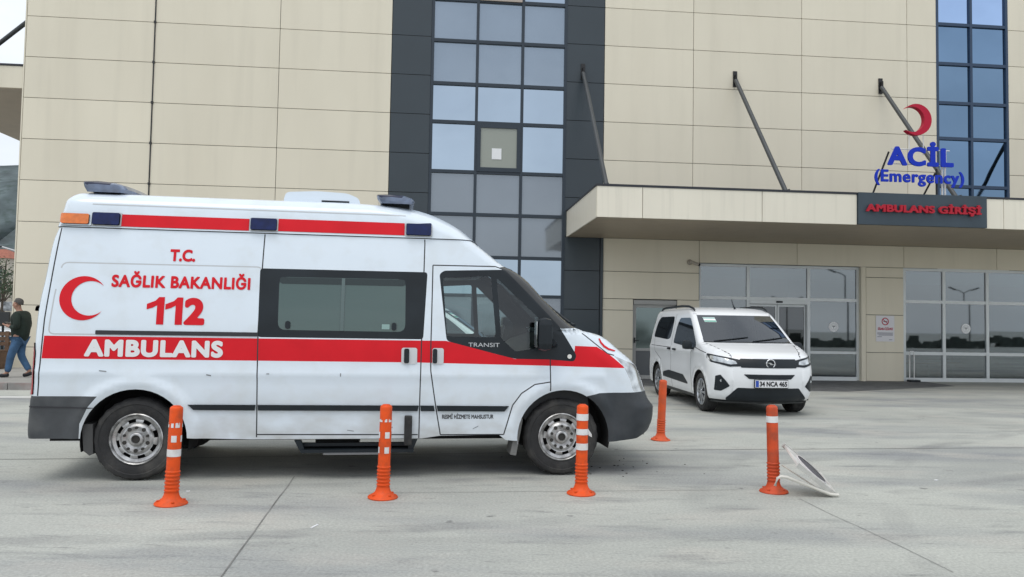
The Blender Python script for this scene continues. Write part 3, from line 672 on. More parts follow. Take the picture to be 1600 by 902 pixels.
# canopy on the far end wall
lc = MB(); lc.box(-13.71, -10.51, .02, 9.0, 7.10, 7.66, bev=.01); lco = lc.build('end_canopy', CREAM, bld)
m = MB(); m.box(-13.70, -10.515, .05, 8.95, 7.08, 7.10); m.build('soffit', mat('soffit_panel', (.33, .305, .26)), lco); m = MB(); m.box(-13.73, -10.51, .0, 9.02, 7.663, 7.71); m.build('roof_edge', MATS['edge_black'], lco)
m = MB(); m.tube([(-10.51, 1.9, 10.35), (-13.4, 1.9, 7.7)], .06, 10); m.build('strut', STRUT, lco)

# ---- signs on the canopy
es = empty('entrance_sign', B2W(10.73, cv, 3.74), BR, 'dark slate board with red raised words AMBULANS GİRİŞİ on the canopy front', 'sign')
m = MB(); m.box(-1.52, 1.52, -.05, .035, 0, .715, bev=.006); m.build('board', mat('slate_board', (.032, .052, .070), .45, var=.12, vscale=2), es)
lettering('lettering', 'AMBULANS GİRİŞİ', (-1.37, 1.34, .24, .50), lambda u, v, d: (u, -.125 - d, v), mat('sign_red', (.42, .018, .035), .5, spec=.2), es, bold=.045, depth=.045, res=30, space=1.06)
em = empty('emergency_sign', B2W(10.72, cv + .12, 4.49), BR, 'red crescent over blue letters ACİL (Emergency) standing on the canopy edge', 'sign')
BLUEP = mat('sign_blue', (.008, .034, .44), .5, spec=.2); REDP = mat('crescent_red', (.44, .012, .04), .45, spec=.2)
m = MB(); m.prism(crescent(-.055, 1.685, .357, .290, .105, math.pi), -.06, .06); m.build('crescent', REDP, em)
lettering('lettering', 'ACİL', (-.76, .81, .615, 1.185), lambda u, v, d: (u, -.08 - d, v), BLUEP, em, bold=.045, depth=.035, res=56, space=1.14)
lettering('lettering', '(Emergency)', (-1.07, 1.06, .155, .52), lambda u, v, d: (u, -.08 - d, v), BLUEP, em, bold=.03, depth=.03, res=56, space=1.09)
WHT = mat('white_tube', (.72, .72, .72), .4)
m = MB()
for x in (.62, .69): m.tube([(x, .06, -.03), (x, .06, 1.02)], .022, 8, 0)
m.tube([(-.60, .05, 1.02), (.80, .05, 1.02)], .012, 6, 0); m.tube([(-.55, .05, .68), (.6, .05, .68)], .012, 6, 0); m.tube([(.70, .04, .7), (.70, .04, 1.02)], .014, 6, 0)
m.tube([(-.18, .04, .66), (-.18, .04, 1.36)], .01, 6, 0); m.tube([(.16, .04, .9), (.16, .04, 1.36)], .01, 6, 0)
m.build('support_frame', WHT, em)
for a_, b_ in (((-.66, .05, .95), (-.92, .3, -.03)), ((.45, .05, .5), (.30, .3, -.03)), ((.5, .08, -.03), (.5, .08, .6))):
    m = MB(); m.tube([a_, b_], .022, 8); m.build('brace', mat('bracket_black', (.012, .012, .014)), em)
# no-smoking notice
ns = empty('no_smoking_notice', B2W(12.235, -.004, 1.09), BR, 'white no smoking notice with red ring fixed on the beige pier', 'notice')
m = MB(); m.box(-.265, .265, -.012, 0, 0, .71); m.build('notice_board', mat('notice_white', (.74, .73, .76), .5), ns)
m = MB()
for i in range(32):
    a, b = 2 * math.pi * i / 32, 2 * math.pi * (i + 1) / 32
    m.add([(q * math.cos(t), -.0145, .55 + q * math.sin(t)) for q, t in ((.078, a), (.105, a), (.105, b), (.078, b))], [(0, 1, 2, 3)])
m.box(-.085, .085, -.0165, -.0155, -.011, .011, 0, Matrix.Translation((0, 0, .55)) @ Matrix.Rotation(R(40), 4, 'Y')); m.box(-.055, .045, -.0148, -.0145, .54, .558, 1); m.box(.048, .06, -.0148, -.0145, .54, .558, 0)
m.build('ring_symbol', [mat('notice_red', (.45, .02, .06), .5), BLACKT], ns)
lettering('lettering', 'SİGARA İÇİLMEZ', (-.215, .225, .30, .40), lambda u, v, d: (u, -.0145, v), MATS['notice_red'], ns, bold=.05, res=24)
m = MB()
for x0, x1, z in ((-.23, .22, .235), (-.23, .22, .205), (-.19, .22, .175), (-.23, -.1, .13), (.11, .2, .05)): m.box(x0, x1, -.0148, -.0145, z - .008, z + .008)
m.build('small_print', mat('print_grey', (.25, .25, .30), .6), ns)
# camera
sc_ = empty('security_camera', B2W(6.70, -.004, 3.14), BR, 'small beige security camera on the wall under the canopy', 'camera')
m = MB(); m.lathe([(0, 0), (.075, 0), (.075, .03), (.04, .05), (0, .05)], 20, M=Matrix.Rotation(R(90), 4, 'X')); m.tube([(0, -.05, 0), (.05, -.11, -.02)], .018, 8); m.build('mount', mat('camera_beige', (.42, .38, .32), .5), sc_)
m = MB(); m.tube([(.0, -.09, .01), (.19, -.20, -.075)], .042, 14); m.build('camera_body', mat('camera_beige', (.42, .38, .32)), sc_); m = MB(); m.tube([(.188, -.199, -.0745), (.215, -.215, -.087)], .036, 14); m.build('lens', DARK, sc_)
# white tubular rail by the glass
tr_ = empty('tubular_stand', B2W(12.93, -.12), BR, 'white tubular stand on a dark base before the glazed wall', 'stand')
m = MB(); m.tube([(-.06, 0, .05), (-.06, 0, .80), (-.04, 0, .83), (.05, 0, .83), (.07, 0, .80), (.07, 0, .05)], .014, 8); m.build('tube', WHT, tr_)
m = MB(); m.box(-.1, .2, -.1, .08, 0, .06, bev=.02); m.build('base', BLACKT, tr_)

# ================================================================== AMBULANCE
HWD = .987
AD = Vector((.98859634, .15058978, 0)); AA = Vector((-.15058978, .98859634, 0))
amb = empty('ambulance', Vector((-3.25884, 6.67362, 0)) + AA * HWD, math.atan2(AD.y, AD.x), 'white high roof ambulance van with red stripe and 112 lettering parked behind the orange posts', 'ambulance')
_ins = pchip([0, .35, .7, 1.0, 1.35, 1.7, 2.0, 2.2, 2.34, 2.44, 2.49, 2.525, 2.545, 2.56, 2.565], [.03, .012, .002, 0, .015, .055, .10, .14, .165, .19, .23, .29, .42, .66, .95])
_xf = pchip([.28, .32, .385, .515, .616, .70, .80, .99, 1.02, 1.09, 1.178, 1.27, 1.325, 1.352, 1.40, 1.463, 1.656, 1.86, 1.93, 1.965, 2.10, 2.22, 2.34, 2.42, 2.48, 2.52, 2.545, 2.56, 2.565],
            [4.55, 4.68, 4.72, 4.772, 4.779, 4.72, 4.68, 4.608, 4.59, 4.52, 4.40, 4.277, 4.17, 4.04, 3.92, 3.837, 3.635, 3.435, 3.33, 3.25, 3.07, 2.92, 2.79, 2.66, 2.53, 2.40, 2.20, 1.9, 1.3])
_xr = pchip([.28, .44, .72, .74, 1.43, 1.57, 1.71, 2.08, 2.20, 2.38, 2.45, 2.49, 2.525, 2.545, 2.56, 2.565], [-.84, -.865, -.85, -.845, -.828, -.818, -.80, -.765, -.735, -.70, -.69, -.67, -.63, -.56, -.40, .2])
def arch_bump(cx, cz, r):
    def f(x, z):
        d = math.hypot(x - cx, z - cz); 
        return .022 * math.exp(-((d - r - .055) / .055) ** 2) if z > .2 else 0.
    return f
def crease(x, z): return .010 * math.exp(-((z - .93) / .05) ** 2) * (1 if -.8 < x < 4.2 else 0) - .006 * math.exp(-((z - .58) / .10) ** 2)
AB = Body(lambda z: HWD - _ins(z), _xf, _xr, lambda z: .32 if z < 1.0 else (.32 + .1 * min(1, (z - 1.0) / .3) if z < 1.36 else (.17 if z < 2.2 else .17 + min(1, (z - 2.2) / .25) * .4)),
          lambda z: .27 if z < 1.05 else (.27 - .1 * min(1, (z - 1.05) / .25) if z < 1.36 else (.15 if z < 2.2 else .15 + min(1, (z - 2.2) / .25) * .2)),
          lambda z: .09 if z < 1.4 else .11, ra=.07, rb=.11, rbow=.03, taper=(3.0, .035, 1.5), bumps=(arch_bump(.02, .36, .435), arch_bump(3.81, .36, .44), crease))
FA, RA_ = (3.81, .36, .44), (.02, .36, .435)
def arcseg(c, a0, a1, n=28): return circle(c[0], c[1], c[2], n, a0, a1)
zt = 2.195
zs_ = [.30 + (zt - .30) * i / 70 for i in range(71)]
out_side = [(AB.xf(z), z) for z in zs_] + [(AB.xr(z), z) for z in reversed(zs_)]
low = [(-1, 0.2), (-1, .372), (-.42, .372), (.43, .372), (1.0, .357), (2.49, .357), (2.65, .38), (3.20, .385), (3.26, .34), (3.37, .33), (3.38, .2)]
front_low = [(4.2, .0), (4.2, .31), (4.26, .312), (4.55, .335), (4.70, .40), (4.9, .45), (4.9, .0)]
fdoor = roundpoly([(2.561, 1.948), (2.553, 1.174), (2.557, .97), (2.594, .74), (2.617, .603), (2.657, .389), (3.242, .388), (3.321, .658), (3.403, .768), (3.529, .852), (3.673, .876), (3.673, 1.15), (3.85, 1.15), (3.76, 1.40), (3.25, 1.95)], .03)
sdoor = roundpoly([(1.035, 2.185), (1.03, 1.875), (1.022, 1.3), (1.037, .40), (2.452, .392), (2.463, .74), (2.468, 1.235), (2.483, 2.157), (2.48, 2.185)], .015)
rbump = [(-1, .2), (-1, .733), (-.285, .733), (-.36, .64), (-.42, .5), (-.43, .2)]
fbump = [(4.03, .742), (4.15, .772), (4.30, .776), (4.50, .776), (4.9, .79), (4.9, .2), (4.2, .2), (4.2, .5)]
headl = roundpoly([(4.30, 1.128), (4.42, 1.082), (4.60, 1.02), (4.9, .98), (4.9, .785), (4.50, .781), (4.46, .91), (4.395, 1.03)], .025)
slab = roundpoly([(1.012, 1.876), (2.512, 1.880), (2.482, 1.258), (1.02, 1.258)], .03)
win = roundpoly([(1.184, 1.803), (2.312, 1.807), (2.317, 1.323), (1.19, 1.326)], .07)
cabblk = roundpoly([(2.622, 1.865), (2.665, 1.900), (3.24, 1.924), (3.50, 1.665), (3.757, 1.40), (3.80, 1.33), (3.928, 1.126), (3.905, 1.068), (3.661, 1.085), (3.338, 1.088), (3.145, 1.134), (2.697, 1.246)], .035)
cabwin = roundpoly([(2.655, 1.83), (2.70, 1.287), (3.155, 1.287), (3.105, 1.86)], .03)
quart = roundpoly([(3.16, 1.845), (3.62, 1.415), (3.59, 1.20), (3.34, 1.155), (3.205, 1.276)], .03)
wscr = [(3.19, 1.945), (3.44, 1.69), (3.70, 1.42), (3.78, 1.375), (4.2, 1.40), (3.9, 1.62), (3.55, 1.97), (3.3, 1.97)]
stripe1 = [(-.735, 1.247), (2.68, 1.247), (2.697, 1.246), (3.145, 1.134), (3.338, 1.088), (3.661, 1.10), (3.8, 1.09), (3.90, 1.10), (3.912, 1.216), (4.13, 1.209), (4.26, 1.135), (4.42, 1.008), (3.7, 1.026), (2.4, 1.047), (-.745, 1.053)]
inset_ln = roundpoly([(-.641, 1.883), (1.032, 1.887), (1.02, 1.30), (1.015, 1.268), (-.705, 1.262), (-.68, 1.6)], .05)
seams = []
for pl in ([(-.685, 2.19), (-.742, 1.384), (-.763, .735)], [(1.035, 2.19), (1.03, 1.875), (1.022, 1.3), (1.037, .375)], [(2.481, 2.19), (2.483, 2.157), (2.468, 1.235), (2.463, .74), (2.462, .36)],
           [(1.037, .399), (2.452, .391)], [(2.561, 1.948), (2.553, 1.174), (2.557, .97), (2.594, .74), (2.617, .603), (2.657, .389), (3.242, .388), (3.321, .658), (3.403, .768), (3.529, .852), (3.673, .876)],
           [(2.561, 1.948), (3.15, 1.952), (3.225, 1.925)], [(3.673, 1.09), (3.677, .79)], [(3.99, 1.335), (4.12, 1.235), (4.24, 1.145), (4.31, 1.128)]):
    for q in seam(pl, .011): seams.append((q, None, 2))
insl = [(q, None, 3) for q in seam(inset_ln[:], .012)]
near_cls = [(slab, 'slabtrim', 0), (win, '', None)]
arches = [(arcseg(RA_, -25, 205), '', None), (arcseg(FA, -25, 205), '', None)]
lowcut = [(low, '', None), (front_low, '', None)]
cls = ([(stripe1, None, 1)] + insl + [(sdoor, 'sdoor', None), (fdoor, 'fdoor', None)] + seams + [(slab, 'slabtrim', 0), (win, 'win', 0), (wscr, 'wscr', 0), (cabblk, 'cabtrim', 0), (cabwin, 'cabwin', 0), (quart, 'quart', 0),
        (headl, 'headl', 0), (rbump, 'rbump', 0), (fbump, 'fbump', 0)] + arches + lowcut)
FPLAST = mat('front_plastic', (.028, .034, .041), .5, var=.15, vscale=6, bump=.12, bscale=200, dirt=((.08, .082, .085), .4, 3.))
GROOVE = mat('pressed_shadow', (.50, .52, .54), .35)  # grey that paints the shade of pressed lines; lamp bezels share it
mats_of = lambda r: {'body': [WHITE, RED, GAP, GROOVE], 'sdoor': [WHITE, RED, GAP, GROOVE], 'fdoor': [WHITE, RED, GAP, GROOVE], 'win': [TINTGLASS, RED, GAP, GROOVE], 'wscr': [mat('screen_glass', (.035, .036, .036), .06, spec=.6), RED, GAP], 'cabwin': [CABGLASS], 'quart': [CABGLASS],
                     'headl': [LENS, RED, GAP], 'rbump': [PLASTIC, RED, GAP], 'fbump': [FPLAST, RED, GAP]}.get(r, [BLACKT, RED, GAP, GROOVE])
names = dict(body='side_panel', sdoor='sliding_door', fdoor='front_door', slabtrim='window_surround', win='window', wscr='windscreen_edge', cabtrim='window_surround', cabwin='window', quart='quarter_window', headl='headlight', rbump='rear_bumper', fbump='front_bumper')
near = AB.regions(-1, out_side, [], cls, mats_of, amb, names, grid=.045, step=.025)
clsf = ([(stripe1, None, 1)] + [(slab, 'slabtrim', 0), (win, 'win', 0), (wscr, 'wscr', 0), (cabblk, 'cabtrim', 0), (cabwin, 'cabwin', 0), (quart, 'quart', 0), (headl, 'headl', 0), (rbump, 'rbump', 0), (fbump, 'fbump', 0)] + arches + lowcut)
far = AB.regions(1, out_side, [], clsf, mats_of, amb, names, grid=.08, step=.05)
for k, p in (('slabtrim', 'sdoor'), ('cabtrim', 'fdoor'), ('cabwin', 'fdoor'), ('quart', 'fdoor'), ('win', 'sdoor')): near[k].parent = near[p]
near['headl']['label'] = 'clear headlight lens on the near corner'
# front, rear and roof skins
def stripmesh(name, zs, m, front=True, n=20, mats=None):
    P, F = AB.strip(zs, front, n); mb = MB().add(P, F, 0, True); return mb.build(name, m, amb)
lin = lambda a, b, n: [a + (b - a) * i / n for i in range(n + 1)]
stripmesh('front_bumper', lin(.33, .776, 14), FPLAST); stripmesh('front_panel', lin(.776, 1.03, 8), WHITE); stripmesh('hood', lin(1.03, 1.385, 40), WHITE)
stripmesh('cowl', lin(1.385, 1.42, 5), BLACKT); stripmesh('windscreen', lin(1.42, 1.945, 20), CABGLASS); stripmesh('brow', lin(1.945, 2.2, 12), WHITE)
stripmesh('rear_door', lin(.733, 2.2, 30), WHITE, False); stripmesh('rear_bumper', lin(.372, .733, 8), PLASTIC, False)
patch('grille', [rrect(-.50, .50, .80, 1.02, .05)], AB.front(), (1, 0, 0), .006, .02, [BLACKT], amb)
for s_ in (-1, 1): patch('headlight', [roundpoly([(s_ * .53, .80), (s_ * .70, .80), (s_ * .70, .995), (s_ * .53, 1.0)], .02)], AB.front(), (1, 0, 0), .006, .02, [LENS], amb)
patch('crescent', [[(4.158, 1.285), (4.168, 1.245), (4.20, 1.205), (4.25, 1.178), (4.32, 1.163), (4.335, 1.172), (4.26, 1.195), (4.215, 1.223), (4.188, 1.252), (4.172, 1.288)]], AB.side(-1), (0, -1, 0), .004, 0, [RED], amb, grid=.02, step=.01)['label'] = 'small red crescent on the hood edge'
# wipers
w = MB()
for y in (-.45, .35): w.tube([Vector((AB.x_front(y + i * .09, 1.43 + .05 * i) + .025, y + i * .09, 1.435 + .05 * i)) for i in range(6)], .011, 6)
w.tube([(AB.x_front(-.62, 1.40) + .02, -.62, 1.41), (AB.x_front(-.45, 1.42) + .03, -.45, 1.425)], .014, 6)
w.build('wiper', BLACKT, amb)
# roof: closed loops up to the crown, on a small drip ledge
def loop(z, grow=0., AB=AB):
    e = AB.yf(z); P = []; a, b = AB.ca(z), AB.cb(z); xr = AB.xr(z); hw = AB.hw(z) + grow
    for k in range(13): y = -e + 2 * e * k / 12; P.append((AB.x_front(y, z) + grow, y, z))
    for k in range(1, 13): t = R(90 * k / 12); x = AB.xf(z) - a + a * math.cos(t); P.append((x + grow * math.cos(t), e + b * math.sin(t) + (AB.tp(AB.xf(z)) - AB.tp(x)) + grow * math.sin(t), z))
    x1 = AB.xf(z) - a; x0 = xr + AB.ra
    for k in range(1, 24): x = x1 + (x0 - x1) * k / 24; P.append((x, hw - AB.tp(x), z))
    for k in range(1, 9): t = R(90 * k / 8); P.append((x0 - AB.ra * math.sin(t) - grow * math.sin(t), AB.hw(z) - AB.rb + AB.rb * math.cos(t) + grow * math.cos(t), z))
    h = [(x, y, z) for x, y, z in P]
    er = AB.hw(z) - AB.rb
    mid = [(AB.x_rear(er * (1 - 2 * k / 8), z) - grow, er * (1 - 2 * k / 8), z) for k in range(1, 8)]
    return h + mid + [(x, -y, z) for x, y, z in reversed(P[13:])]
zr = [2.203] + lin(2.215, 2.43, 10) + [2.45, 2.47, 2.485, 2.50, 2.513, 2.525, 2.535, 2.543, 2.55, 2.556, 2.56, 2.563]
rm_ = MB(); loops = [loop(z, .012 if z < 2.44 else max(0, .012 * (2.5 - z) / .06)) for z in zr]; nl = len(loops[0])
rm_.add([p for l in loops for p in l], [(i * nl + k, i * nl + (k + 1) % nl, (i + 1) * nl + (k + 1) % nl, (i + 1) * nl + k) for i in range(len(loops) - 1) for k in range(nl)] + [tuple((len(loops) - 1) * nl + k for k in range(nl))], 0, True)
l0 = loop(2.19, -.01); rm_.add(loops[0] + l0, [(k, (k + 1) % nl, nl + (k + 1) % nl, nl + k) for k in range(nl)], 1)
roof = rm_.build('roof', [WHITE, GAP], amb)
def roofpatch(name, x0, x1, z0, z1, m, off, wall, r=.012):
    x = lambda u, z: (u, -AB.y(u, z) - .012, z)
    return patch(name, [rrect(x0, x1, z0, z1, r)], x, (0, -1, 0), off, wall, [m], roof)
roofpatch('roof_stripe', -.197, .893, 2.217, 2.327, RED, .004, .004, .003); roofpatch('roof_stripe', 1.149, 2.292, 2.222, 2.338, RED, .004, .004, .003)
roofpatch('lamp_bezel', -.695, -.44, 2.212, 2.326, WHITE, .012, .012); roofpatch('side_lamp', -.678, -.458, 2.224, 2.314, ORANGEL, .03, .03)['label'] = 'amber side lamp at the rear end of the roof'
for a, b in ((-.432, -.206), (.909, 1.137), (2.307, 2.538)): roofpatch('lamp_bezel', a - .012, b + .012, 2.214, 2.338, GROOVE, .006, .01); roofpatch('side_lamp', a, b, 2.224, 2.330, BLUEL, .03, .03)['label'] = 'dark blue side lamp set in the roof stripe'
m = MB()
for k in range(40): x = -.45 + 2.75 * k / 40; m.add([(x + dx, -(AB.y(x + dx, z) + .0135), z) for z in (2.408, 2.418) for dx in (0, 2.75 / 40)], [(0, 1, 3, 2)], 0)
m.build('roof_crease_shade', GROOVE, roof)  # thin flat strip painting the shade line of the crease
# beacon bars and air conditioner
def lightbar(x0, x1, z0, z1):
    o = MB()
    prof = [(x0 + (x1 - x0) * .10, z0), (x0 + (x1 - x0) * .02, z0 + (z1 - z0) * .5), (x0, z1 - .012), (x0 + (x1 - x0) * .02, z1), (x0 + (x1 - x0) * .35, z1 + .006), (x0 + (x1 - x0) * .72, z1 - .004), (x0 + (x1 - x0) * .93, z1 - .028), (x1, z0 + .035), (x1 - .012, z0)]
    ys = [-.74, -.73, -.70, -.62, -.45, -.2, 0, .2, .45, .62, .70, .73, .74]; sc = [.35, .7, .92, 1, 1, 1, 1, 1, 1, 1, .92, .7, .35]; k = len(prof); xm = (x0 + x1) / 2
    vs = [(xm + (x - xm) * (.55 + .45 * c), y, z0 + (z - z0) * (.5 + .5 * c) + .03 * (1 - (y / .74) ** 2)) for y, c in zip(ys, sc) for x, z in prof]
    for i in range(len(ys) - 1):
        for j in range(k): o.add([vs[i * k + j], vs[i * k + (j + 1) % k], vs[(i + 1) * k + (j + 1) % k], vs[(i + 1) * k + j]], [(0, 1, 2, 3)], 1 if 2 <= j <= 4 else 0, True)
    o.add(vs[:k], [tuple(range(k))]); o.add(vs[-k:], [tuple(range(k))])
    q = o.build('lightbar', [mat('beacon_lens', (.12, .155, .235), .12, coat=.6, var=.35, vscale=11), mat('beacon_top', (.012, .018, .05), .25)], roof, sharp=35)
    c = MB(); c.box(x0 + .06, x1 - .05, -.6, .6, z0 - .06, z0 + .035); c.build('lightbar_base', BLACKT, q)
    return q
lightbar(-.585, -.22, 2.535, 2.635); lightbar(2.02, 2.385, 2.535, 2.622)
m = MB(); m.prism(roundpoly([(1.14, 2.53), (1.165, 2.635), (1.45, 2.655), (1.74, 2.645), (1.85, 2.60), (1.87, 2.53)], .04), -.55, .55); m.prism([(1.43, 2.654), (1.46, 2.67), (1.53, 2.67), (1.57, 2.654)], -.3, .3, 1)
m.box(1.5, 1.76, -.554, -.5, 2.552, 2.568, 1); m.build('air_conditioner', [WHITE, BLACKT], roof)
# lettering on the side
near_s = AB.sidep(-1); ls = lambda u, v, d: near_s(u, v, .0035 + d)
for p in near.values(): pass
def vlet(txt, box, m, bold, res=40, space=1.): return lettering('lettering', txt, box, ls, m, amb, bold=bold, res=res, space=space)
vlet('T.C.', (.236, .45, 1.917, 2.028), RED, .045); vlet('SAĞLIK BAKANLIĞI', (-.229, .935, 1.676, 1.822), RED, .042, space=1.08); vlet('2', (.388, .562, 1.356, 1.597), RED, .055)
for x in (.076, .230): patch('lettering', [[(x + .085, 1.356), (x + .145, 1.356), (x + .145, 1.597), (x + .098, 1.597), (x + .07, 1.565), (x, 1.535), (x, 1.487), (x + .05, 1.503), (x + .085, 1.525)]], AB.side(-1), (0, -1, 0), .0035, 0, [RED], amb, grid=.05)
vlet('AMBULANS', (-.408, .731, 1.072, 1.222), mat('letter_white', (.76, .77, .78), .4), .055, space=1.13); vlet('RESMİ HİZMETE MAHSUSTUR', (2.67, 3.144, .534, .585), GAP, .03, 28)
vlet('TRANSIT', (2.899, 3.190, 1.196, 1.234), mat('badge_grey', (.50, .52, .54), .3), .0, 28)
patch('crescent', [crescent(-.447, 1.574, .192, .150, .055)], AB.side(-1), (0, -1, 0), .0035, 0, [RED], amb, grid=.04)
# mouldings, rail, handles, tail lamp, small fittings
def sp(name, poly, m, off, wall, parent=amb, **k): return patch(name, [poly], AB.side(-1), (0, -1, 0), off, wall, [m] if not isinstance(m, list) else m, parent, **k)
sp('side_moulding', [(.453, .662), (.50, .617), (1.015, .613), (1.022, .660)], BLACKT, .016, .016); sp('side_moulding', [(1.042, .660), (1.045, .613), (2.445, .607), (2.455, .655)], BLACKT, .016, .016, near['sdoor'])
sp('side_moulding', [(2.47, .655), (2.474, .607), (2.60, .606), (2.592, .654)], BLACKT, .016, .016); sp('side_moulding', [(2.618, .654), (2.627, .606), (3.244, .602), (3.285, .65)], BLACKT, .016, .016, near['fdoor'])
sp('door_rail', rrect(-.327, 1.022, 1.264, 1.299, .008), GAP, .008, .012)
for x0, x1, dx0, dx1, par in ((2.288, 2.43, 2.312, 2.358, near['sdoor']), (2.568, 2.672, 2.572, 2.612, near['fdoor'])):
    h = sp('door_handle', rrect(x0, x1, 1.032, 1.18, .02), mat('handle_silver', (.62, .63, .65), .3, metal=.3), .006, .006, par)
    sp('grip', rrect(dx0, dx1, 1.04, 1.172, .015), BLACKT, .022, .02, h)
sp('tail_light', roundpoly([(-.842, .745), (-.80, .745), (-.797, 1.10), (-.815, 1.19), (-.835, 1.16)], .012), REDL, .010, .012, grid=.02, step=.01)
sp('side_repeater', circle(3.857, 1.115, .021, 20), mat('repeater_clear', (.75, .74, .70), .2), .008, .008)
sp('fuel_flap', roundpoly([(2.70, .83), (2.71, .83), (2.71, .831), (2.70, .831)], .0001), WHITE, .001, 0) if False else None
sp('hinge', rrect(-.845, -.822, 1.455, 1.50, .006), BLACKT, .03, .03)
sp('bumper_step', [(-.30, .632), (-.36, .640), (-.845, .648), (-.845, .636), (-.36, .628)], GAP, .004, .0)
m = MB(); m.box(2.328, 2.398, -1.03, -.985, .30, .568, bev=.012); m.build('grab_strip', RUBBER, near['sdoor'])
for x, z, w, h, a in ((1.12, .935, .012, .004, 0), (1.75, .93, .004, .014, 0), (2.2, .455, .025, .003, -.2), (1.85, .43, .03, .003, .15), (2.98, .455, .025, .003, -.5), (.62, .92, .02, .005, .2), (-.25, .95, .03, .004, .1)):
    sp('scratch', [(x - w, z - h + a * w), (x + w, z - h - a * w), (x + w, z + h - a * w), (x - w, z + h + a * w)], mat('scratch_grey', (.20, .21, .22), .6), .002, 0)
# mirror
mr = MB(); mr.box(3.505, 3.655, -1.22, -1.07, 1.17, 1.475, bev=.065); mo = mr.build('mirror', BLACKT, amb)
q = MB(); q.box(3.497, 3.504, -1.20, -1.09, 1.205, 1.44, bev=.002); q.build('mirror_glass', sky_glass('mirror_glass', (.75, .78, .8)), mo)
q = MB(); q.tube([(3.66, -1.12, 1.25), (3.72, -.93, 1.22)], .035, 10); q.build('mirror_arm', BLACKT, mo)
m = MB(); m.box(3.50, 3.70, 1.10, 1.27, 1.16, 1.50, bev=.05); m.tube([(3.66, 1.12, 1.25), (3.72, .93, 1.22)], .035, 10); m.build('mirror', BLACKT, amb)
# window bars and knobs of the sliding window
sp('window_bar', [(1.735, 1.803), (1.765, 1.803), (1.765, 1.325), (1.735, 1.325)], mat('bar_grey', (.10, .14, .14), .3), .006, .006, near['win'])
for x in (1.275, 2.215): sp('window_knob', rrect(x - .022, x + .022, 1.335, 1.405, .02), BLACKT, .012, .012, near['win'], grid=.02, step=.008)
sp('window_shade', roundpoly([(1.19, 1.742), (1.186, 1.80), (2.308, 1.804), (2.31, 1.744)], .03), mat('shade_dark', (.018, .03, .032), .25), .0025, 0, near['win'])
sp('window_sticker', rrect(2.105, 2.175, 1.345, 1.39, .003), mat('sticker_mint', (.25, .38, .36), .5), .003, 0, near['win'])
# step
m = MB(); m.box(1.42, 2.42, -.99, -.72, .235, .262, 0); m.prism([(1.36, .345), (1.42, .23), (1.46, .23), (1.42, .345)], -.97, -.93, 0); m.prism([(2.38, .345), (2.36, .23), (2.40, .23), (2.45, .345)], -.97, -.93, 0); m.box(1.42, 2.40, -.90, -.86, .28, .31); m.box(1.62, 2.18, -1.02, -.74, .222, .236, 1)
m.build('side_step', [BLACKT, mat('tread_grey', (.16, .165, .17), .5)], amb)
# underside and wheel housings
ub = MB(); ub.box(-.80, 4.45, -.62, .62, .30, .44)
for a, b in ((-.80, -.44), (.47, 3.36), (4.26, 4.29)): ub.box(a, b, -.93, .93, .39, .42)
ub.box(1.5, 1.9, -.5, .5, .2, .3); ub.tube([(-.9, .35, .3), (.6, .3, .27), (2.4, .25, .28)], .05, 8); ub.tube([(.02, -.8, .36), (.02, .8, .36)], .06, 10)
for c in (RA_, FA):
    for s_ in (-1, 1):
        P = arcseg((c[0], c[1], c[2] + .012), -14, 194, 30); y0, y1 = s_ * .955, s_ * .60
        ub.add([(x, y, z) for x, z in P for y in (y0, y1)], [(2 * i, 2 * i + 1, 2 * i + 3, 2 * i + 2) for i in range(len(P) - 1)], 0, True)
        ub.add([(x, y1, z) for x, z in P], [tuple(range(len(P)))])
ub.build('underbody', DARK, amb)
for s_ in (-1, 1):
    m = MB(); m.prism([(-.415, .49), (-.33, .49), (-.318, .235), (-.345, .222), (-.395, .262)], s_ * .95, s_ * .70, 0); m.build('mud_flap', mat('flap_grey', (.06, .06, .06), .7, var=.2), amb)
    m = MB(); m.prism([(3.385, .53), (3.425, .53), (3.385, .30), (3.365, .19), (3.31, .20), (3.335, .33)], s_ * .955, s_ * .70, 0); m.build('mud_flap', mat('flap_light', (.16, .16, .155), .7, var=.2), amb)
# cab interior
ci = MB(); ci.box(2.42, 2.46, -.82, .82, .42, 2.1); ci.box(2.42, 3.08, -.8, .8, 1.93, 1.96); ci.build('bulkhead', mat('cab_grey', (.09, .095, .10), .7), amb)
db = MB(); db.prism(roundpoly([(3.45, .5), (3.42, 1.12), (3.55, 1.24), (3.80, 1.33), (4.0, 1.30), (4.1, .5)], .04), -.84, .84); db.build('dashboard', mat('dash_black', (.03, .032, .035), .6), amb)
for y in (-.45, .42):
    s1 = MB(); s1.box(2.62, 3.10, y - .24, y + .24, .62, .80, bev=.05); s1.box(2.52, 2.66, y - .23, y + .23, .78, 1.32, bev=.05, M=Matrix.Translation((2.6, 0, .8)) @ Matrix.Rotation(R(-9), 4, 'Y') @ Matrix.Translation((-2.6, 0, -.8))); s1.box(2.44, 2.54, y - .12, y + .12, 1.30, 1.46, bev=.04); s1.build('seat', mat('seat_fabric', (.035, .04, .05), .9), amb)
sw = MB(); T_ = Matrix.Translation((3.33, .42, 1.22)) @ Matrix.Rotation(R(-62), 4, 'Y')
sw.tube([T_ @ Vector((.19 * math.cos(2 * math.pi * i / 28), .19 * math.sin(2 * math.pi * i / 28), 0)) for i in range(29)], .016, 8, cap=False); sw.tube([T_ @ Vector((-.18, 0, 0)), T_ @ Vector((.18, 0, 0))], .018, 6); sw.tube([T_ @ Vector((0, 0, 0)), T_ @ Vector((0, 0, -.3))], .03, 8); sw.build('steering_wheel', BLACKT, amb)
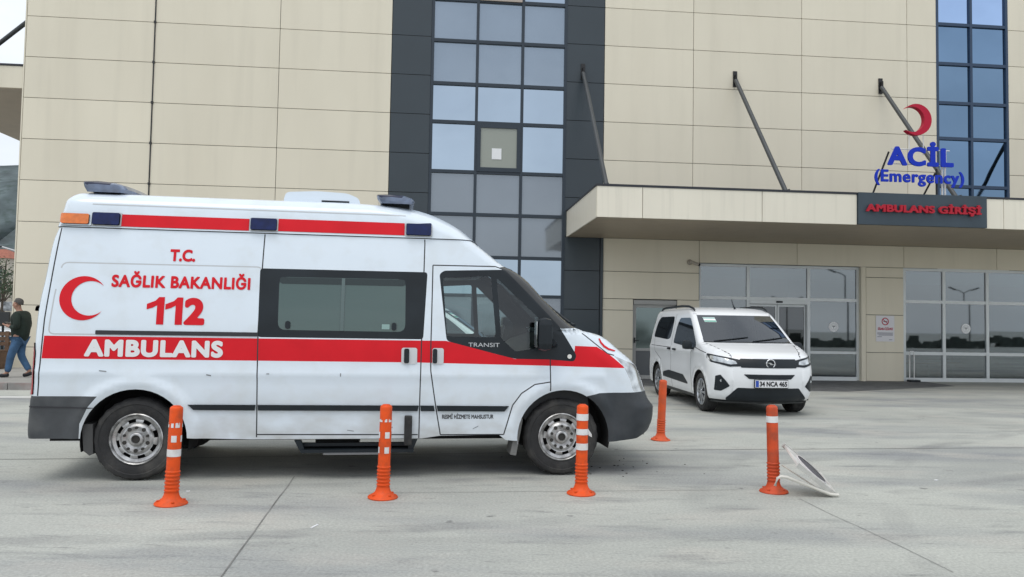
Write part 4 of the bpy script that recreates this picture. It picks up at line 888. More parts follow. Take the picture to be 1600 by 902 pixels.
# wheels
def wheel(cx, y_out, sgn, Rt, wt, Rr, parent, style, name='wheel'):
    """axis along y; y_out = outer face, sgn = side it faces"""
    M_ = Matrix.Translation((cx, y_out, Rt)) @ Matrix.Rotation(R(90 if sgn < 0 else -90), 4, 'X')   # +z of the lathe looks outwards
    hub = MB(); hub.lathe([(0, -.10), (Rr * .92, -.10), (Rr * .92, -.09)], 36, M=M_); ho = hub.build(name, DARK, parent)
    t = MB(); n = 96
    prof = [(Rr * .98, -wt * .95), (Rr * 1.05, -wt), (Rt * .93, -wt), (Rt * .985, -wt * .93), (Rt, -wt * .8), (Rt, -wt * .55), (Rt * .985, -wt * .54), (Rt * .985, -wt * .50), (Rt, -wt * .49), (Rt, -wt * .26), (Rt * .985, -wt * .25), (Rt * .985, -wt * .21), (Rt, -wt * .2), (Rt * .988, -.022), (Rt * .955, -.006), (Rt * .93, .004), (Rt * .85, .009), (Rt * .83, .003), (Rt * .74, .004), (Rr * 1.08, -.006), (Rr * 1.0, -.014), (Rr * .98, -.03)]
    vs = []; fs = []
    for i, (r, h) in enumerate(prof):
        for k in range(n):
            a = 2 * math.pi * k / n; rr = r
            if style == 'van' and r > Rt * .91 and (k % 4) >= 2: rr = r - (.005 if r > Rt * .94 else .003)
            vs.append(M_ @ Vector((rr * math.cos(a), rr * math.sin(a), h)))
    for i in range(len(prof) - 1):
        for k in range(n): fs.append((i * n + k, i * n + (k + 1) % n, (i + 1) * n + (k + 1) % n, (i + 1) * n + k))
    t.add(vs, fs, 0, True); t.build('tyre', RUBBER, ho, sharp=38)
    r_ = MB()
    if style == 'van':
        n = 80
        prof = [(Rr * 1.0, -.03), (Rr * 1.02, -.006), (Rr * .985, .0), (Rr * .95, -.006), (Rr * .92, -.03), (Rr * .80, -.042), (Rr * .77, -.032), (Rr * .66, -.026), (Rr * .62, -.030), (Rr * .56, -.016), (Rr * .50, -.010), (Rr * .42, -.018), (Rr * .34, -.030), (Rr * .29, -.028), (Rr * .27, -.004), (Rr * .24, .004), (Rr * .17, .006), (Rr * .155, -.01), (Rr * .10, -.012), (0.001, -.010)]
        r_.lathe(prof, n, 0, M_, skip=lambda i, k: i in (5, 6) and (k % 10) in (1, 2, 3, 4, 5))
        for q in range(5):
            a = 2 * math.pi * q / 5 + .3; c = M_ @ Vector((Rr * .46 * math.cos(a), Rr * .46 * math.sin(a), -.012)); d = M_ @ Vector((Rr * .46 * math.cos(a), Rr * .46 * math.sin(a), .008)); r_.tube([c, d], .013, 6, 1)
            a += 2 * math.pi / 10; c = M_ @ Vector((Rr * .46 * math.cos(a), Rr * .46 * math.sin(a), -.016)); d = M_ @ Vector((Rr * .46 * math.cos(a), Rr * .46 * math.sin(a), -.0085)); r_.tube([c, d], .018, 10, 1)
        r_.lathe([(Rr * .16, -.008), (0.001, -.007)], 20, 1, M_)
        r_.build('rim', [STEEL, mat('rim_dark', (.03, .028, .025), .7)], ho, sharp=45)
    else:
        r_.lathe([(Rr * 1.0, -.03), (Rr * 1.03, -.004), (Rr * .97, .002), (Rr * .92, -.012), (Rr * .86, -.02)], 48, 0, M_)
        for q in range(10):
            a = 2 * math.pi * q / 10; w0, w1 = .13, .20
            P = [(Rr * .22, -w0 * 1.6), (Rr * .90, -w1 * .62), (Rr * .90, w1 * .62), (Rr * .22, w0 * 1.6)]
            vs = [M_ @ Vector((r * math.cos(a + o), r * math.sin(a + o), h)) for h in (.002, -.02) for r, o in P]
            r_.add(vs, [(0, 1, 2, 3), (0, 4, 5, 1), (1, 5, 6, 2), (2, 6, 7, 3)])
        r_.lathe([(Rr * .26, -.02), (Rr * .25, .008), (Rr * .18, .014), (.001, .014)], 24, 0, M_); r_.build('rim', ALLOY, ho, sharp=40)
    return ho
for cx in (.024, 3.80):
    wheel(cx, -.947, -1, .358, .215, .218, amb, 'van'); wheel(cx, .947, 1, .358, .215, .218, amb, 'van')

# ================================================================== WHITE FAMILY VAN
def make_van(loc, rz, label):
    v = empty('parked_van', loc, rz, label, 'van', 'small white family vans by the hospital')
    hw = pchip([.19, .30, .45, .70, .95, 1.08, 1.2, 1.4, 1.58, 1.66, 1.71, 1.745, 1.77, 1.785, 1.79], [.815, .858, .87, .876, .868, .855, .835, .80, .765, .745, .715, .66, .56, .40, .2])
    bo = .13
    xc = pchip([.19, .26, .34, .45, .58, .70, .80, .90, .96, 1.0, 1.05, 1.10, 1.135, 1.16, 1.22, 1.40, 1.58, 1.66, 1.70, 1.74, 1.765, 1.78, 1.79], [.66, .80, .85, .875, .89, .885, .87, .83, .78, .70, .52, .30, .12, .02, -.07, -.33, -.60, -.73, -.84, -1.0, -1.2, -1.45, -1.8])
    xr = pchip([.19, .3, .9, 1.2, 1.5, 1.66, 1.71, 1.745, 1.77, 1.785, 1.79], [-3.42, -3.50, -3.50, -3.46, -3.37, -3.30, -3.26, -3.2, -3.1, -2.8, -2.3])
    fr, rr = (0., .33, .365), (-2.785, .33, .365)
    def lip(c): return lambda x, z: .014 * math.exp(-((math.hypot(x - c[0], z - c[1]) - c[2] - .04) / .035) ** 2)
    def cr(x, z): return .012 * math.exp(-((z - .98) / .05) ** 2) * (1 if x < .1 else 0) - .010 * math.exp(-((z - .78) / .12) ** 2) * (1 / (1 + math.exp((x + .55) / .08)))
    B = Body(hw, lambda z: xc(z) - bo, xr, lambda z: .46 if z < 1.0 else (.46 - .34 * (z - 1.) / .16 if z < 1.16 else .12), lambda z: .30 if z < .98 else (.30 - .22 * (z - .98) / .18 if z < 1.16 else .08), lambda z: bo, ra=.16, rb=.13, rbow=.04, taper=(0.2, .01, .6), bumps=(lip(fr), lip(rr), cr))
    zt = 1.655; zs = [.20 + (zt - .20) * i / 60 for i in range(61)]
    out = [(B.xf(z), z) for z in zs] + [(B.xr(z), z) for z in reversed(zs)]
    rw1 = roundpoly([(-3.16, 1.19), (-3.03, 1.50), (-2.86, 1.60), (-1.86, 1.605), (-1.85, 1.40), (-1.90, 1.18), (-2.1, 1.155)], .09)
    fw1 = roundpoly([(-1.66, 1.10), (-1.60, 1.42), (-1.48, 1.575), (-.84, 1.575), (-.62, 1.42), (-.27, 1.13), (-.25, 1.055), (-.50, 1.04)], .07)
    wsr = [(-.72, 1.70), (-.62, 1.60), (-.33, 1.36), (-.02, 1.165), (.3, 1.165), (.3, 1.7)]
    wsr = [(x - bo - .06, z) for x, z in wsr]
    sill = [(-4, .1), (-4, .27), (-3.2, .27), (-.4, .255), (.4, .255), (1.2, .24), (1.2, .1)]
    rub = roundpoly([(-2.33, .43), (-2.31, .52), (-1.9, .575), (-.95, .55), (-.68, .42), (-.70, .395)], .04)
    seams = []
    for pl in ([(-1.77, 1.655), (-1.76, 1.35), (-1.79, 1.0), (-1.77, .6), (-1.68, .27)], [(-.36, 1.06), (-.50, .95), (-.52, .72), (-.44, .28)], [(-2.86, 1.655), (-3.06, 1.15), (-2.95, .9), (-2.5, .75), (-2.38, .28)], [(-3.25, 1.02), (-1.77, 1.01)], [(-.30, 1.06), (.28, .985)]):
        for q in seam(pl, .012): seams.append((q, None, 1))
    VG = MATS.get('van_glass') or clear_glass('van_glass', (.16, .19, .19), .09)
    cls = seams + [(rw1, 'rearwin', 0), (fw1, 'frontwin', 0), (rub, 'rub', 0), (sill, 'sill', 0), (circle(fr[0], fr[1], fr[2], 34), '', None), (circle(rr[0], rr[1], rr[2], 34), '', None), ([(fr[0] - fr[2], 0), (fr[0] + fr[2], 0), (fr[0] + fr[2], .33), (fr[0] - fr[2], .33)], '', None), ([(rr[0] - rr[2], 0), (rr[0] + rr[2], 0), (rr[0] + rr[2], .33), (rr[0] - rr[2], .33)], '', None)]
    mo = lambda r: {'body': [VWHITE, GAP], 'rearwin': [VG, GAP], 'frontwin': [VG, GAP], 'rub': [BLACKT, GAP], 'sill': [BLACKT, GAP]}[r]
    nm = dict(body='side_panel', rearwin='rear_window', frontwin='front_window', rub='rubbing_strip', sill='sill')
    for s_ in (-1, 1): B.regions(s_, out, [], cls, mo, v, nm, grid=.055, step=.03)
    def strip(name, zs, m, front=True, n=18): P, F = B.strip(zs, front, n); return MB().add(P, F, 0, True).build(name, m, v)
    strip('front_bumper', lin(.20, .985, 30), VWHITE); strip('hood', lin(.985, 1.15, 36), VWHITE); strip('cowl', lin(1.15, 1.17, 3), BLACKT); strip('windscreen', lin(1.17, 1.625, 16), VG); strip('roof_front', lin(1.625, 1.656, 3), VWHITE)
    strip('tailgate', lin(.5, 1.1, 8), VWHITE, False); strip('rear_glass', lin(1.1, 1.6, 8), TINTGLASS, False); strip('tailgate', lin(1.6, 1.656, 2), VWHITE, False); strip('rear_bumper', lin(.2, .5, 6), PLASTIC, False)
    zr = [1.653] + lin(1.66, 1.745, 8) + [1.755, 1.763, 1.77, 1.776, 1.781, 1.785, 1.788]
    rm = MB(); lo = [loop(z, 0, B) for z in zr]; n = len(lo[0])
    rm.add([p for l in lo for p in l], [(i * n + k, i * n + (k + 1) % n, (i + 1) * n + (k + 1) % n, (i + 1) * n + k) for i in range(len(lo) - 1) for k in range(n)] + [tuple((len(lo) - 1) * n + k for k in range(n))], 0, True)
    roof = rm.build('roof', VWHITE, v)
    for s_ in (-1, 1):
        m = MB(); P = [(-3.05, s_ * .70, 1.715), (-2.95, s_ * .70, 1.765), (-2.7, s_ * .70, 1.785), (-1.6, s_ * .695, 1.80), (-1.2, s_ * .685, 1.785), (-.98, s_ * .675, 1.745), (-.92, s_ * .67, 1.71)]
        m.tube(P, [.014, .02, .022, .022, .022, .02, .012], 8); m.build('roof_rail', BLACKT, roof)
        m = MB(); m.box(-.44, -.29, min(s_ * .90, s_ * 1.06), max(s_ * .90, s_ * 1.06), 1.02, 1.17, bev=.05); m.box(-.40, -.33, min(s_ * .80, s_ * .93), max(s_ * .80, s_ * .93), 1.02, 1.06); k = m.build('mirror', BLACKT, v)
        for x in (-1.86, -1.50): patch('door_handle', [roundpoly([(x - .085, .968), (x - .085, .998), (x + .085, 1.0), (x + .085, .972)], .012)], B.side(s_), (0, s_, 0), .022, .02, [BLACKT], v, grid=.05, step=.02)
        patch('headlight', [roundpoly([(s_ * .44, .795), (s_ * .44, .895), (s_ * .60, .925), (s_ * .76, .955), (s_ * .848, .98), (s_ * .858, .90), (s_ * .835, .845), (s_ * .62, .785)], .015)], B.front(), (1, 0, 0), .006, .01, [BLACKT, LENS], v, grid=.03, step=.015,
              classes=[(roundpoly([(s_ * .52, .875), (s_ * .64, .905), (s_ * .83, .952), (s_ * .838, .90), (s_ * .815, .865), (s_ * .60, .82), (s_ * .50, .83)], .012), 1)])
        patch('air_vent', [roundpoly([(s_ * .80, .63), (s_ * .745, .655), (s_ * .615, .48), (s_ * .73, .395), (s_ * .805, .40)], .012)], B.front(), (1, 0, 0), .005, .01, [BLACKT], v, grid=.04, step=.02)
        m = MB(); x = B.x_front(s_ * .74, .56); m.tube([(x + .0, s_ * .735, .56), (x + .012, s_ * .735, .56)], .022, 12); m.build('fog_lamp', LENS, v)
        for c in (fr, rr):
            m = MB(); P = circle(c[0], c[1], c[2] + .01, 26, -16, 196); y0, y1 = s_ * .85, s_ * .52
            m.add([(x, y, z) for x, z in P for y in (y0, y1)], [(2 * i, 2 * i + 1, 2 * i + 3, 2 * i + 2) for i in range(len(P) - 1)], 0, True); m.add([(x, y1, z) for x, z in P], [tuple(range(len(P)))]); m.build('wheel_housing', DARK, v)
            wheel(c[0], s_ * .848, s_, .325, .205, .215, v, 'car')
    fp = lambda name, poly, m, off=.006, w=.01, **k: patch(name, [poly], B.front(), (1, 0, 0), off, w, m if isinstance(m, list) else [m], v, grid=.05, step=.025, **k)
    gr = fp('grille', roundpoly([(-.455, .775), (-.455, .915), (.455, .915), (.455, .775)], .02), BLACKT)
    fp('air_slot', roundpoly([(-.42, .672), (.42, .672), (.34, .60), (-.34, .60)], .015), BLACKT)
    fp('lower_grille', roundpoly([(-.50, .455), (.50, .455), (.66, .285), (.62, .225), (-.62, .225), (-.66, .285)], .02), [BLACKT], .004)
    fp('lip', [(-.80, .20), (.80, .20), (.78, .232), (-.78, .232)], PLASTIC, .008)
    pl = MB(); x = B.x_front(0, .52) + .012; pl.box(x, x + .012, -.265, .265, .47, .585, 0, bev=.004); pl.box(x + .0122, x + .0132, -.258, -.208, .477, .578, 1); plo = pl.build('number_plate', [mat('plate_white', (.74, .75, .77), .4), mat('plate_blue', (.02, .07, .40), .4)], v)
    fr_ = MB(); fr_.box(x - .02, x, -.275, .275, .46, .595, bev=.005); fr_.build('plate_frame', BLACKT, plo)
    lettering('lettering', '34 NCA 465', (-.195, .25, .487, .568), lambda u, w, d: (x + .0135, u, w), mat('plate_black', (.01, .01, .012), .5), plo, bold=.045, res=30)
    em = MB(); ex = B.x_front(0, .845) + .012
    em.tube([(ex, .068 * math.cos(2 * math.pi * i / 30), .843 + .068 * math.sin(2 * math.pi * i / 30)) for i in range(31)], .010, 8, cap=False)
    em.add([(ex + .006, y, z) for y, z in ((-.105, .858), (.0, .862), (.03, .836), (.105, .829), (.0, .826), (-.03, .852))], [(0, 1, 2, 5), (5, 2, 3, 4)]); em.build('emblem', CHROME, gr)
    ty = MB()
    for sy, t0 in ((-.60, 1.53),):
        for z0, z1, mi in ((1.50, 1.585, 0), (1.505, 1.53, 1), (1.562, 1.58, 2)):
            P = []
            for y in (-.60, -.50, -.40):
                for z in (z0, z1): P.append((B.x_front(y, z) + .006 + .001 * mi, y if mi == 0 else y * .98 - .01, z))
            ty.add(P, [(0, 2, 3, 1), (2, 4, 5, 3)], mi)
    ty.build('screen_sticker', [mat('sticker_white', (.72, .74, .76)), mat('sticker_green', (.12, .40, .30), .5), mat('sticker_teal', (.25, .5, .45), .5)], v)
    an = MB(); an.tube([(-1.0, .10, 1.76), (-1.06, .10, 1.80), (-1.17, .10, 1.93)], [.022, .012, .006], 8); an.build('antenna', BLACKT, roof)
    # cabin seen through the glass
    cb = MB(); cb.box(-3.2, .2, -.80, .80, .5, .95); cb.box(-3.3, -3.2, -.78, .78, .9, 1.5); cb.build('cabin_floor', DARK, v)
    ds = MB(); ds.prism(roundpoly([(-.75, .9), (-.72, 1.10), (-.3, 1.145), (.02, 1.12), (.1, .9)], .03), -.78, .78); ds.build('dashboard', MATS['dash_black'], v)
    for xx, yy in ((-1.55, -.38), (-1.55, .38), (-2.6, -.4), (-2.6, .4)):
        s1 = MB(); s1.box(xx - .08, xx + .06, yy - .25, yy + .25, .9, 1.34, bev=.05); s1.box(xx - .1, xx, yy - .12, yy + .12, 1.36, 1.53, bev=.04); s1.build('seat', MATS['seat_fabric'], v)
    m = MB(); m.box(-.62, -.58, -.12, .12, 1.50, 1.57, bev=.015); m.build('rear_view_mirror', BLACKT, v)
    m = MB(); m.tube([(-.95, .02, 1.16), (-.9, .05, 1.34), (-.88, .04, 1.46)], .012, 6); m.build('hanging_strap', MATS['sticker_white'], v)
    w = MB()
    for y in (-.6, .05): w.tube([Vector((B.x_front(y + i * .1, 1.175 + .012 * i) + .012, y + i * .1, 1.178 + .012 * i)) for i in range(7)], .008, 6)
    w.build('wiper', BLACKT, v)
    return v
VF = Vector((.07, -.9975, 0)).normalized()
van = make_van((4.06, 13.08, 0), math.atan2(VF.y, VF.x), 'white family van facing us before the entrance doors, number plate 34 NCA 465')
van2 = copy_tree(van); van2.location = (-.45, 14.1, 0); van2.rotation_euler = (0, 0, R(4)); van2['label'] = 'white family van mostly hidden behind the ambulance, its windscreen pillar seen through the cab windows'

# ================================================================== ORANGE POSTS
POSTO = mat('post_orange', (.76, .085, .010), .5, var=.12, vscale=7, spec=.3, dirt=((.22, .06, .03), .6, 13.))
BANDW = mat('band_white', (.72, .72, .72), .45, var=.08, vscale=9, dirt=((.5, .42, .36), .5, 14.))
def bollard(x, y, lean, turn, bands, label, dirty=None, torn=()):
    o = empty('traffic_post', (x, y, 0), R(turn), label, 'traffic post', 'orange flexible posts around the ambulance bay'); o.rotation_euler = (R(lean[1]), R(lean[0]), R(turn))
    m = MB(); prof = [(.0, .0), (.118, .0), (.122, .008), (.115, .018), (.085, .032), (.064, .052), (.055, .075), (.053, .09)]
    m.lathe(prof, 40); 
    for i in range(4): a = R(45 + 90 * i); m.lathe([(.012, .028), (.012, .036), (0, .036)], 8, M=Matrix.Translation((.092 * math.cos(a), .092 * math.sin(a), 0)))
    m.build('base', dirty or POSTO, o, sharp=50)
    m = MB(); prof = [(.050, .085)]
    for i in range(6): z = .10 + i * .028; prof += [(.050, z), (.055, z + .004), (.055, z + .012), (.049, z + .017), (.049, z + .024)]
    prof += [(.049, .27), (.0485, .50), (.048, .72), (.046, .733), (.036, .742), (.030, .742), (.028, .748), (0, .75)]
    m.lathe(prof, 40); m.build('post', dirty or POSTO, o, sharp=50)
    for z0, z1, kind in bands:
        b = MB(); n = 48; rnd = random.Random(int(z0 * 1000) + int(x * 77)); vs = []; fs = []
        if kind == 'full': rngs = [(0, n)]
        elif kind == 'split': rngs = [(0, 30), (37, 43)]     # facing gap
        else: rngs = [(2, 8), (20, 33), (36, 39), (41, 46)]
        for a0, a1 in rngs:
            for k in range(a0, a1):
                t0, t1 = 2 * math.pi * k / n, 2 * math.pi * (k + 1) / n; j = .0 if kind == 'full' else rnd.uniform(0, .5) * (z1 - z0)
                q = len(vs); r = .0505; vs += [(r * math.cos(t0), r * math.sin(t0), z0), (r * math.cos(t1), r * math.sin(t1), z0), (r * math.cos(t1), r * math.sin(t1), z1 - (j if kind == 'worn' else 0)), (r * math.cos(t0), r * math.sin(t0), z1 - (j if kind == 'worn' else 0))]; fs.append((q, q + 1, q + 2, q + 3))
        b.add(vs, fs, 0, False)
        if kind == 'torn': pass
        b.build('reflective_band', BANDW, o)
    return o
bollard(-2.569, 5.917, (1.6, 0), -15, [(.585, .625, 'worn'), (.475, .525, 'split'), (.365, .42, 'full')], 'orange post before the rear wheel of the ambulance with its top band scraped away')
bollard(-1.011, 6.247, (.9, 0), 0, [(.61, .635, 'worn'), (.48, .53, 'split'), (.36, .41, 'split')], 'orange post before the sliding door of the ambulance with broken white bands')
p3 = bollard(.608, 6.509, (.3, 0), 10, [(.615, .67, 'full'), (.495, .545, 'full'), (.37, .425, 'full')], 'orange post before the front wheel of the ambulance with three whole white bands')
m = MB(); m.add([(.045, -.02, .545), (.075, -.03, .50), (.05, -.02, .49), (.078, -.028, .475)], [(0, 1, 2), (1, 3, 2)]); m.build('torn_band', BANDW, p3)
bollard(2.293, 6.712, (-1.4, 0), 0, [(.60, .655, 'full')], 'dull orange post with one white band beside the broken sign', mat('post_dull', (.58, .065, .012), .6, var=.2, vscale=6, dirt=((.14, .05, .03), .75, 7.)))
bollard(1.875, 9.611, (2.2, 0), 0, [], 'plain orange post without bands by the nose of the ambulance', mat('post_faded', (.66, .09, .018), .6, var=.12, vscale=6, dirt=((.3, .09, .05), .5, 7.)))

# broken sign lying against the post
fs_ = empty('fallen_sign', (2.66, 6.80, 0), R(14), 'broken white sign lying tilted on its bent tube against the banded dull post', 'sign')
T_ = Matrix.Translation((.06, -.10, .085)) @ Matrix.Rotation(R(36), 4, 'Y') @ Matrix.Rotation(R(23), 4, 'X')
m = MB(); m.box(-.42, 0, -.17, .17, -.012, .012, bev=.005, M=T_); m.box(-.43, .012, -.185, -.168, -.02, .02, M=T_); m.box(-.43, .012, .168, .185, -.02, .02, M=T_); m.box(-.002, .018, -.18, .18, -.02, .02, M=T_); m.build('sign_plate', mat('plate_dirty', (.62, .61, .58), .45, var=.15, vscale=8, dirt=((.25, .22, .2), .5, 9.)), fs_)
m = MB(); m.lathe([(0, .018), (.150, .018), (.156, .013)], 36, M=T_ @ Matrix.Translation((-.19, 0, 0))); m.build('sign_face', mat('face_grey', (.075, .072, .085), .45, var=.4, vscale=14), fs_)
m = MB(); m.lathe([(.148, .021), (.160, .021), (.164, .013)], 36, M=T_ @ Matrix.Translation((-.19, 0, 0))); m.build('face_ring', mat('ring_pale', (.55, .52, .52), .4, var=.3, vscale=20), fs_)
m = MB(); m.tube([(-.47, -.16, .09), (-.455, -.17, .155), (-.43, -.18, .17), (-.38, -.19, .165), (-.02, -.27, .028), (.06, -.27, .018)], .013, 10); m.tube([(-.30, .0, .23), (-.10, -.24, .06)], .006, 6); m.build('bent_tube', mat('tube_cream', (.68, .66, .60), .4, var=.1), fs_)

# crumbs of dry mud and bits of litter on the concrete
random.seed(21); cm = MB()
for i in range(26):
    x, y = random.gauss(1.05, .45), random.gauss(7.75, .28); s_ = random.uniform(.003, .010); a = random.uniform(0, 3)
    cm.box(-s_, s_, -s_ * .6, s_ * .6, 0, s_ * .6, M=Matrix.Translation((x, y, 0)) @ Matrix.Rotation(a, 4, 'Z'))
props(cm.build('mud_crumbs', mat('dry_mud', (.045, .042, .038), .9)), 'small dark crumbs of dry mud scattered under the nose of the ambulance', 'mud', kind='stuff')
lt = MB()
for x, y, w, h, a in ((-2.62, 6.35, .03, .012, .3), (-1.33, 5.35, .012, .09, -.25), (4.05, 7.35, .035, .02, .5)):
    lt.box(-w / 2, w / 2, -h / 2, h / 2, 0.001, .006, M=Matrix.Translation((x, y, 0)) @ Matrix.Rotation(a, 4, 'Z'))
props(lt.build('litter', mat('paper', (.8, .8, .8))), 'white paper scraps on the concrete', 'litter', kind='stuff')

# ================================================================== WALKING MAN
def skin(name, J, links, m, parent, sub=2, root=None):
    """one smooth surface grown on a skeleton: J = {joint: (x, y, z, rx, ry)}"""
    ks = list(J); ix = {k: i for i, k in enumerate(ks)}
    me = bpy.data.meshes.new(name); me.from_pydata([J[k][:3] for k in ks], [(ix[a], ix[b]) for a, b in links], [])
    o = link(name, me, parent, [m]); mo = o.modifiers.new('skin', 'SKIN'); mo.use_smooth_shade = True
    for k in ks: v = me.skin_vertices[0].data[ix[k]]; v.radius = (J[k][3], J[k][4] if len(J[k]) > 4 else J[k][3]); v.use_root = (k == (root or ks[0]))
    ss = o.modifiers.new('smooth', 'SUBSURF'); ss.levels = ss.render_levels = sub
    dg = bpy.context.evaluated_depsgraph_get(); dg.update(); me2 = bpy.data.meshes.new_from_object(o.evaluated_get(dg)); o.modifiers.clear(); o.data = me2
    return o
man = empty('person', (-10.24, 16.05, .12), R(184), 'man in dark green jacket and blue jeans walking with his head bent over a phone', 'person')
SKIN = mat('skin', (.36, .19, .13), .55)
P = dict(pel=(0, 0, .88, .09, .11), sp=(-.01, 0, 1.04, .09, .12), ch=(0, 0, 1.24, .11, .15), nk0=(.03, 0, 1.37, .06), nk=(.055, 0, 1.42, .052), hd=(.085, 0, 1.50, .082, .072), cr=(.075, 0, 1.585, .078, .068), ch1=(.15, 0, 1.455, .035, .035), ns=(.178, 0, 1.495, .014, .013),
         hl=(0, .09, .82, .085), kl=(.11, .10, .46, .058), al=(.17, .10, .09, .04), tl=(.29, .10, .035, .033), hr=(0, -.09, .82, .085), kr=(.02, -.10, .45, .058), ar=(-.18, -.10, .12, .04), tr=(-.06, -.10, .04, .033))
Lk = [('pel', 'sp'), ('sp', 'ch'), ('ch', 'nk0'), ('nk0', 'nk'), ('nk', 'hd'), ('hd', 'cr'), ('hd', 'ch1'), ('hd', 'ns'), ('pel', 'hl'), ('hl', 'kl'), ('kl', 'al'), ('al', 'tl'), ('pel', 'hr'), ('hr', 'kr'), ('kr', 'ar'), ('ar', 'tr')]
for s_, n in ((1, 'L'), (-1, 'R')):
    P.update({'s' + n: (-.01, s_ * .19, 1.30, .055), 'e' + n: (-.06, s_ * .235, 1.03, .045), 'w' + n: (.17, s_ * .12, 1.06, .030), 'p' + n: (.24, s_ * .095, 1.08, .032, .022)})
    Lk += [('ch', 's' + n), ('s' + n, 'e' + n), ('e' + n, 'w' + n), ('w' + n, 'p' + n)]
    for f, (dy, dl) in enumerate(((.03, .055), (.01, .065), (-.01, .06), (-.03, .05))):
        P['f%d' % f + n] = (.27, s_ * .095 + dy * .8, 1.09, .009); P['g%d' % f + n] = (.27 + dl * .5, s_ * .085 + dy * .8, 1.105, .008); P['h%d' % f + n] = (.27 + dl * .6, s_ * .07 + dy * .8, 1.125, .007)
        Lk += [('p' + n, 'f%d' % f + n), ('f%d' % f + n, 'g%d' % f + n), ('g%d' % f + n, 'h%d' % f + n)]
    P['t0' + n] = (.23, s_ * .055, 1.10, .010); P['t1' + n] = (.265, s_ * .045, 1.13, .009); Lk += [('p' + n, 't0' + n), ('t0' + n, 't1' + n)]
body = skin('body', P, Lk, SKIN, man)
J = {k: (*P[k][:3], *(q for q in r)) for k, r in dict(pel=(.155, .18), sp=(.165, .19), ch=(.16, .20), nk0=(.10, .11), sL=(.085,), eL=(.068,), wL=(.05,), sR=(.085,), eR=(.068,), wR=(.05,)).items()}
J['pel'] = (0, 0, .70, .155, .19); J['wL'] = (.14, .125, 1.055, .048); J['wR'] = (.14, -.125, 1.055, .048)
skin('jacket', J, [('pel', 'sp'), ('sp', 'ch'), ('ch', 'nk0'), ('ch', 'sL'), ('sL', 'eL'), ('eL', 'wL'), ('ch', 'sR'), ('sR', 'eR'), ('eR', 'wR')], mat('jacket_green', (.012, .022, .016), .85, var=.3, vscale=9), man)
J = dict(pel=(0, 0, .84, .12, .15), hl=(.005, .08, .76, .10), kl=(.11, .10, .46, .078), al=(.165, .10, .10, .062), hr=(.005, -.08, .76, .10), kr=(.02, -.10, .45, .078), ar=(-.17, -.10, .13, .062))
skin('trousers', J, [('pel', 'hl'), ('hl', 'kl'), ('kl', 'al'), ('pel', 'hr'), ('hr', 'kr'), ('kr', 'ar')], mat('denim', (.045, .105, .20), .85, var=.35, vscale=7), man)
for x, y, z, up in ((.17, .10, .055, .0), (-.185, -.10, .06, .03)):
    skin('shoe', dict(a=(x - .04, y, z + up, .05, .045), b=(x + .06, y, z - .005, .048, .045), c=(x + .15, y, .038, .034, .04)), [('a', 'b'), ('b', 'c')], mat('shoe_black', (.014, .014, .018), .6), man)
m = MB(); T_ = Matrix.Translation((.055, 0, 1.572)) @ Matrix.Rotation(R(-14), 4, 'Y') @ Matrix.Diagonal((.096, .082, .080, 1))
m.lathe([(1.0, -.55), (1.02, -.2), (1.0, 0), (.9, .45), (.7, .75), (.38, .95), (.001, 1.02)], 20, M=T_, skip=lambda i, k: (i == 0 and k in (0, 1, 2, 3, 4, 5, 14, 15, 16, 17, 18, 19)) or (i in (1, 2) and k in (0, 1, 2, 17, 18, 19))); m.build('hair', mat('hair_grey', (.075, .07, .065), .8, var=.3, vscale=60), man)
for s_ in (-1, 1):
    m = MB(); m.lathe([(.0, .02), (.016, .012), (.02, 0), (.012, -.012), (0, -.014)], 10, M=Matrix.Translation((.065, s_ * .076, 1.50)) @ Matrix.Rotation(R(90 * -s_), 4, 'X') @ Matrix.Diagonal((1, 1.5, .8, 1))); m.build('ear', SKIN, body)
    m = MB(); m.lathe([(0, .008), (.006, .005), (.008, 0), (0, -.006)], 10, M=Matrix.Translation((.148, s_ * .03, 1.505)) @ Matrix.Rotation(R(90), 4, 'Y')); m.build('eye', BLACKT, body)
ph = empty('phone', Vector((-10.24, 16.05, .12)) + Matrix.Rotation(R(184), 3, 'Z') @ Vector((.275, 0, 1.135)), R(184), 'dark phone in the hands of the walking man', 'phone')
m = MB(); m.box(-.04, .035, -.07, .07, -.004, .005, bev=.003, M=Matrix.Rotation(R(-28), 4, 'Y')); m.build('phone_body', BLACKT, ph)

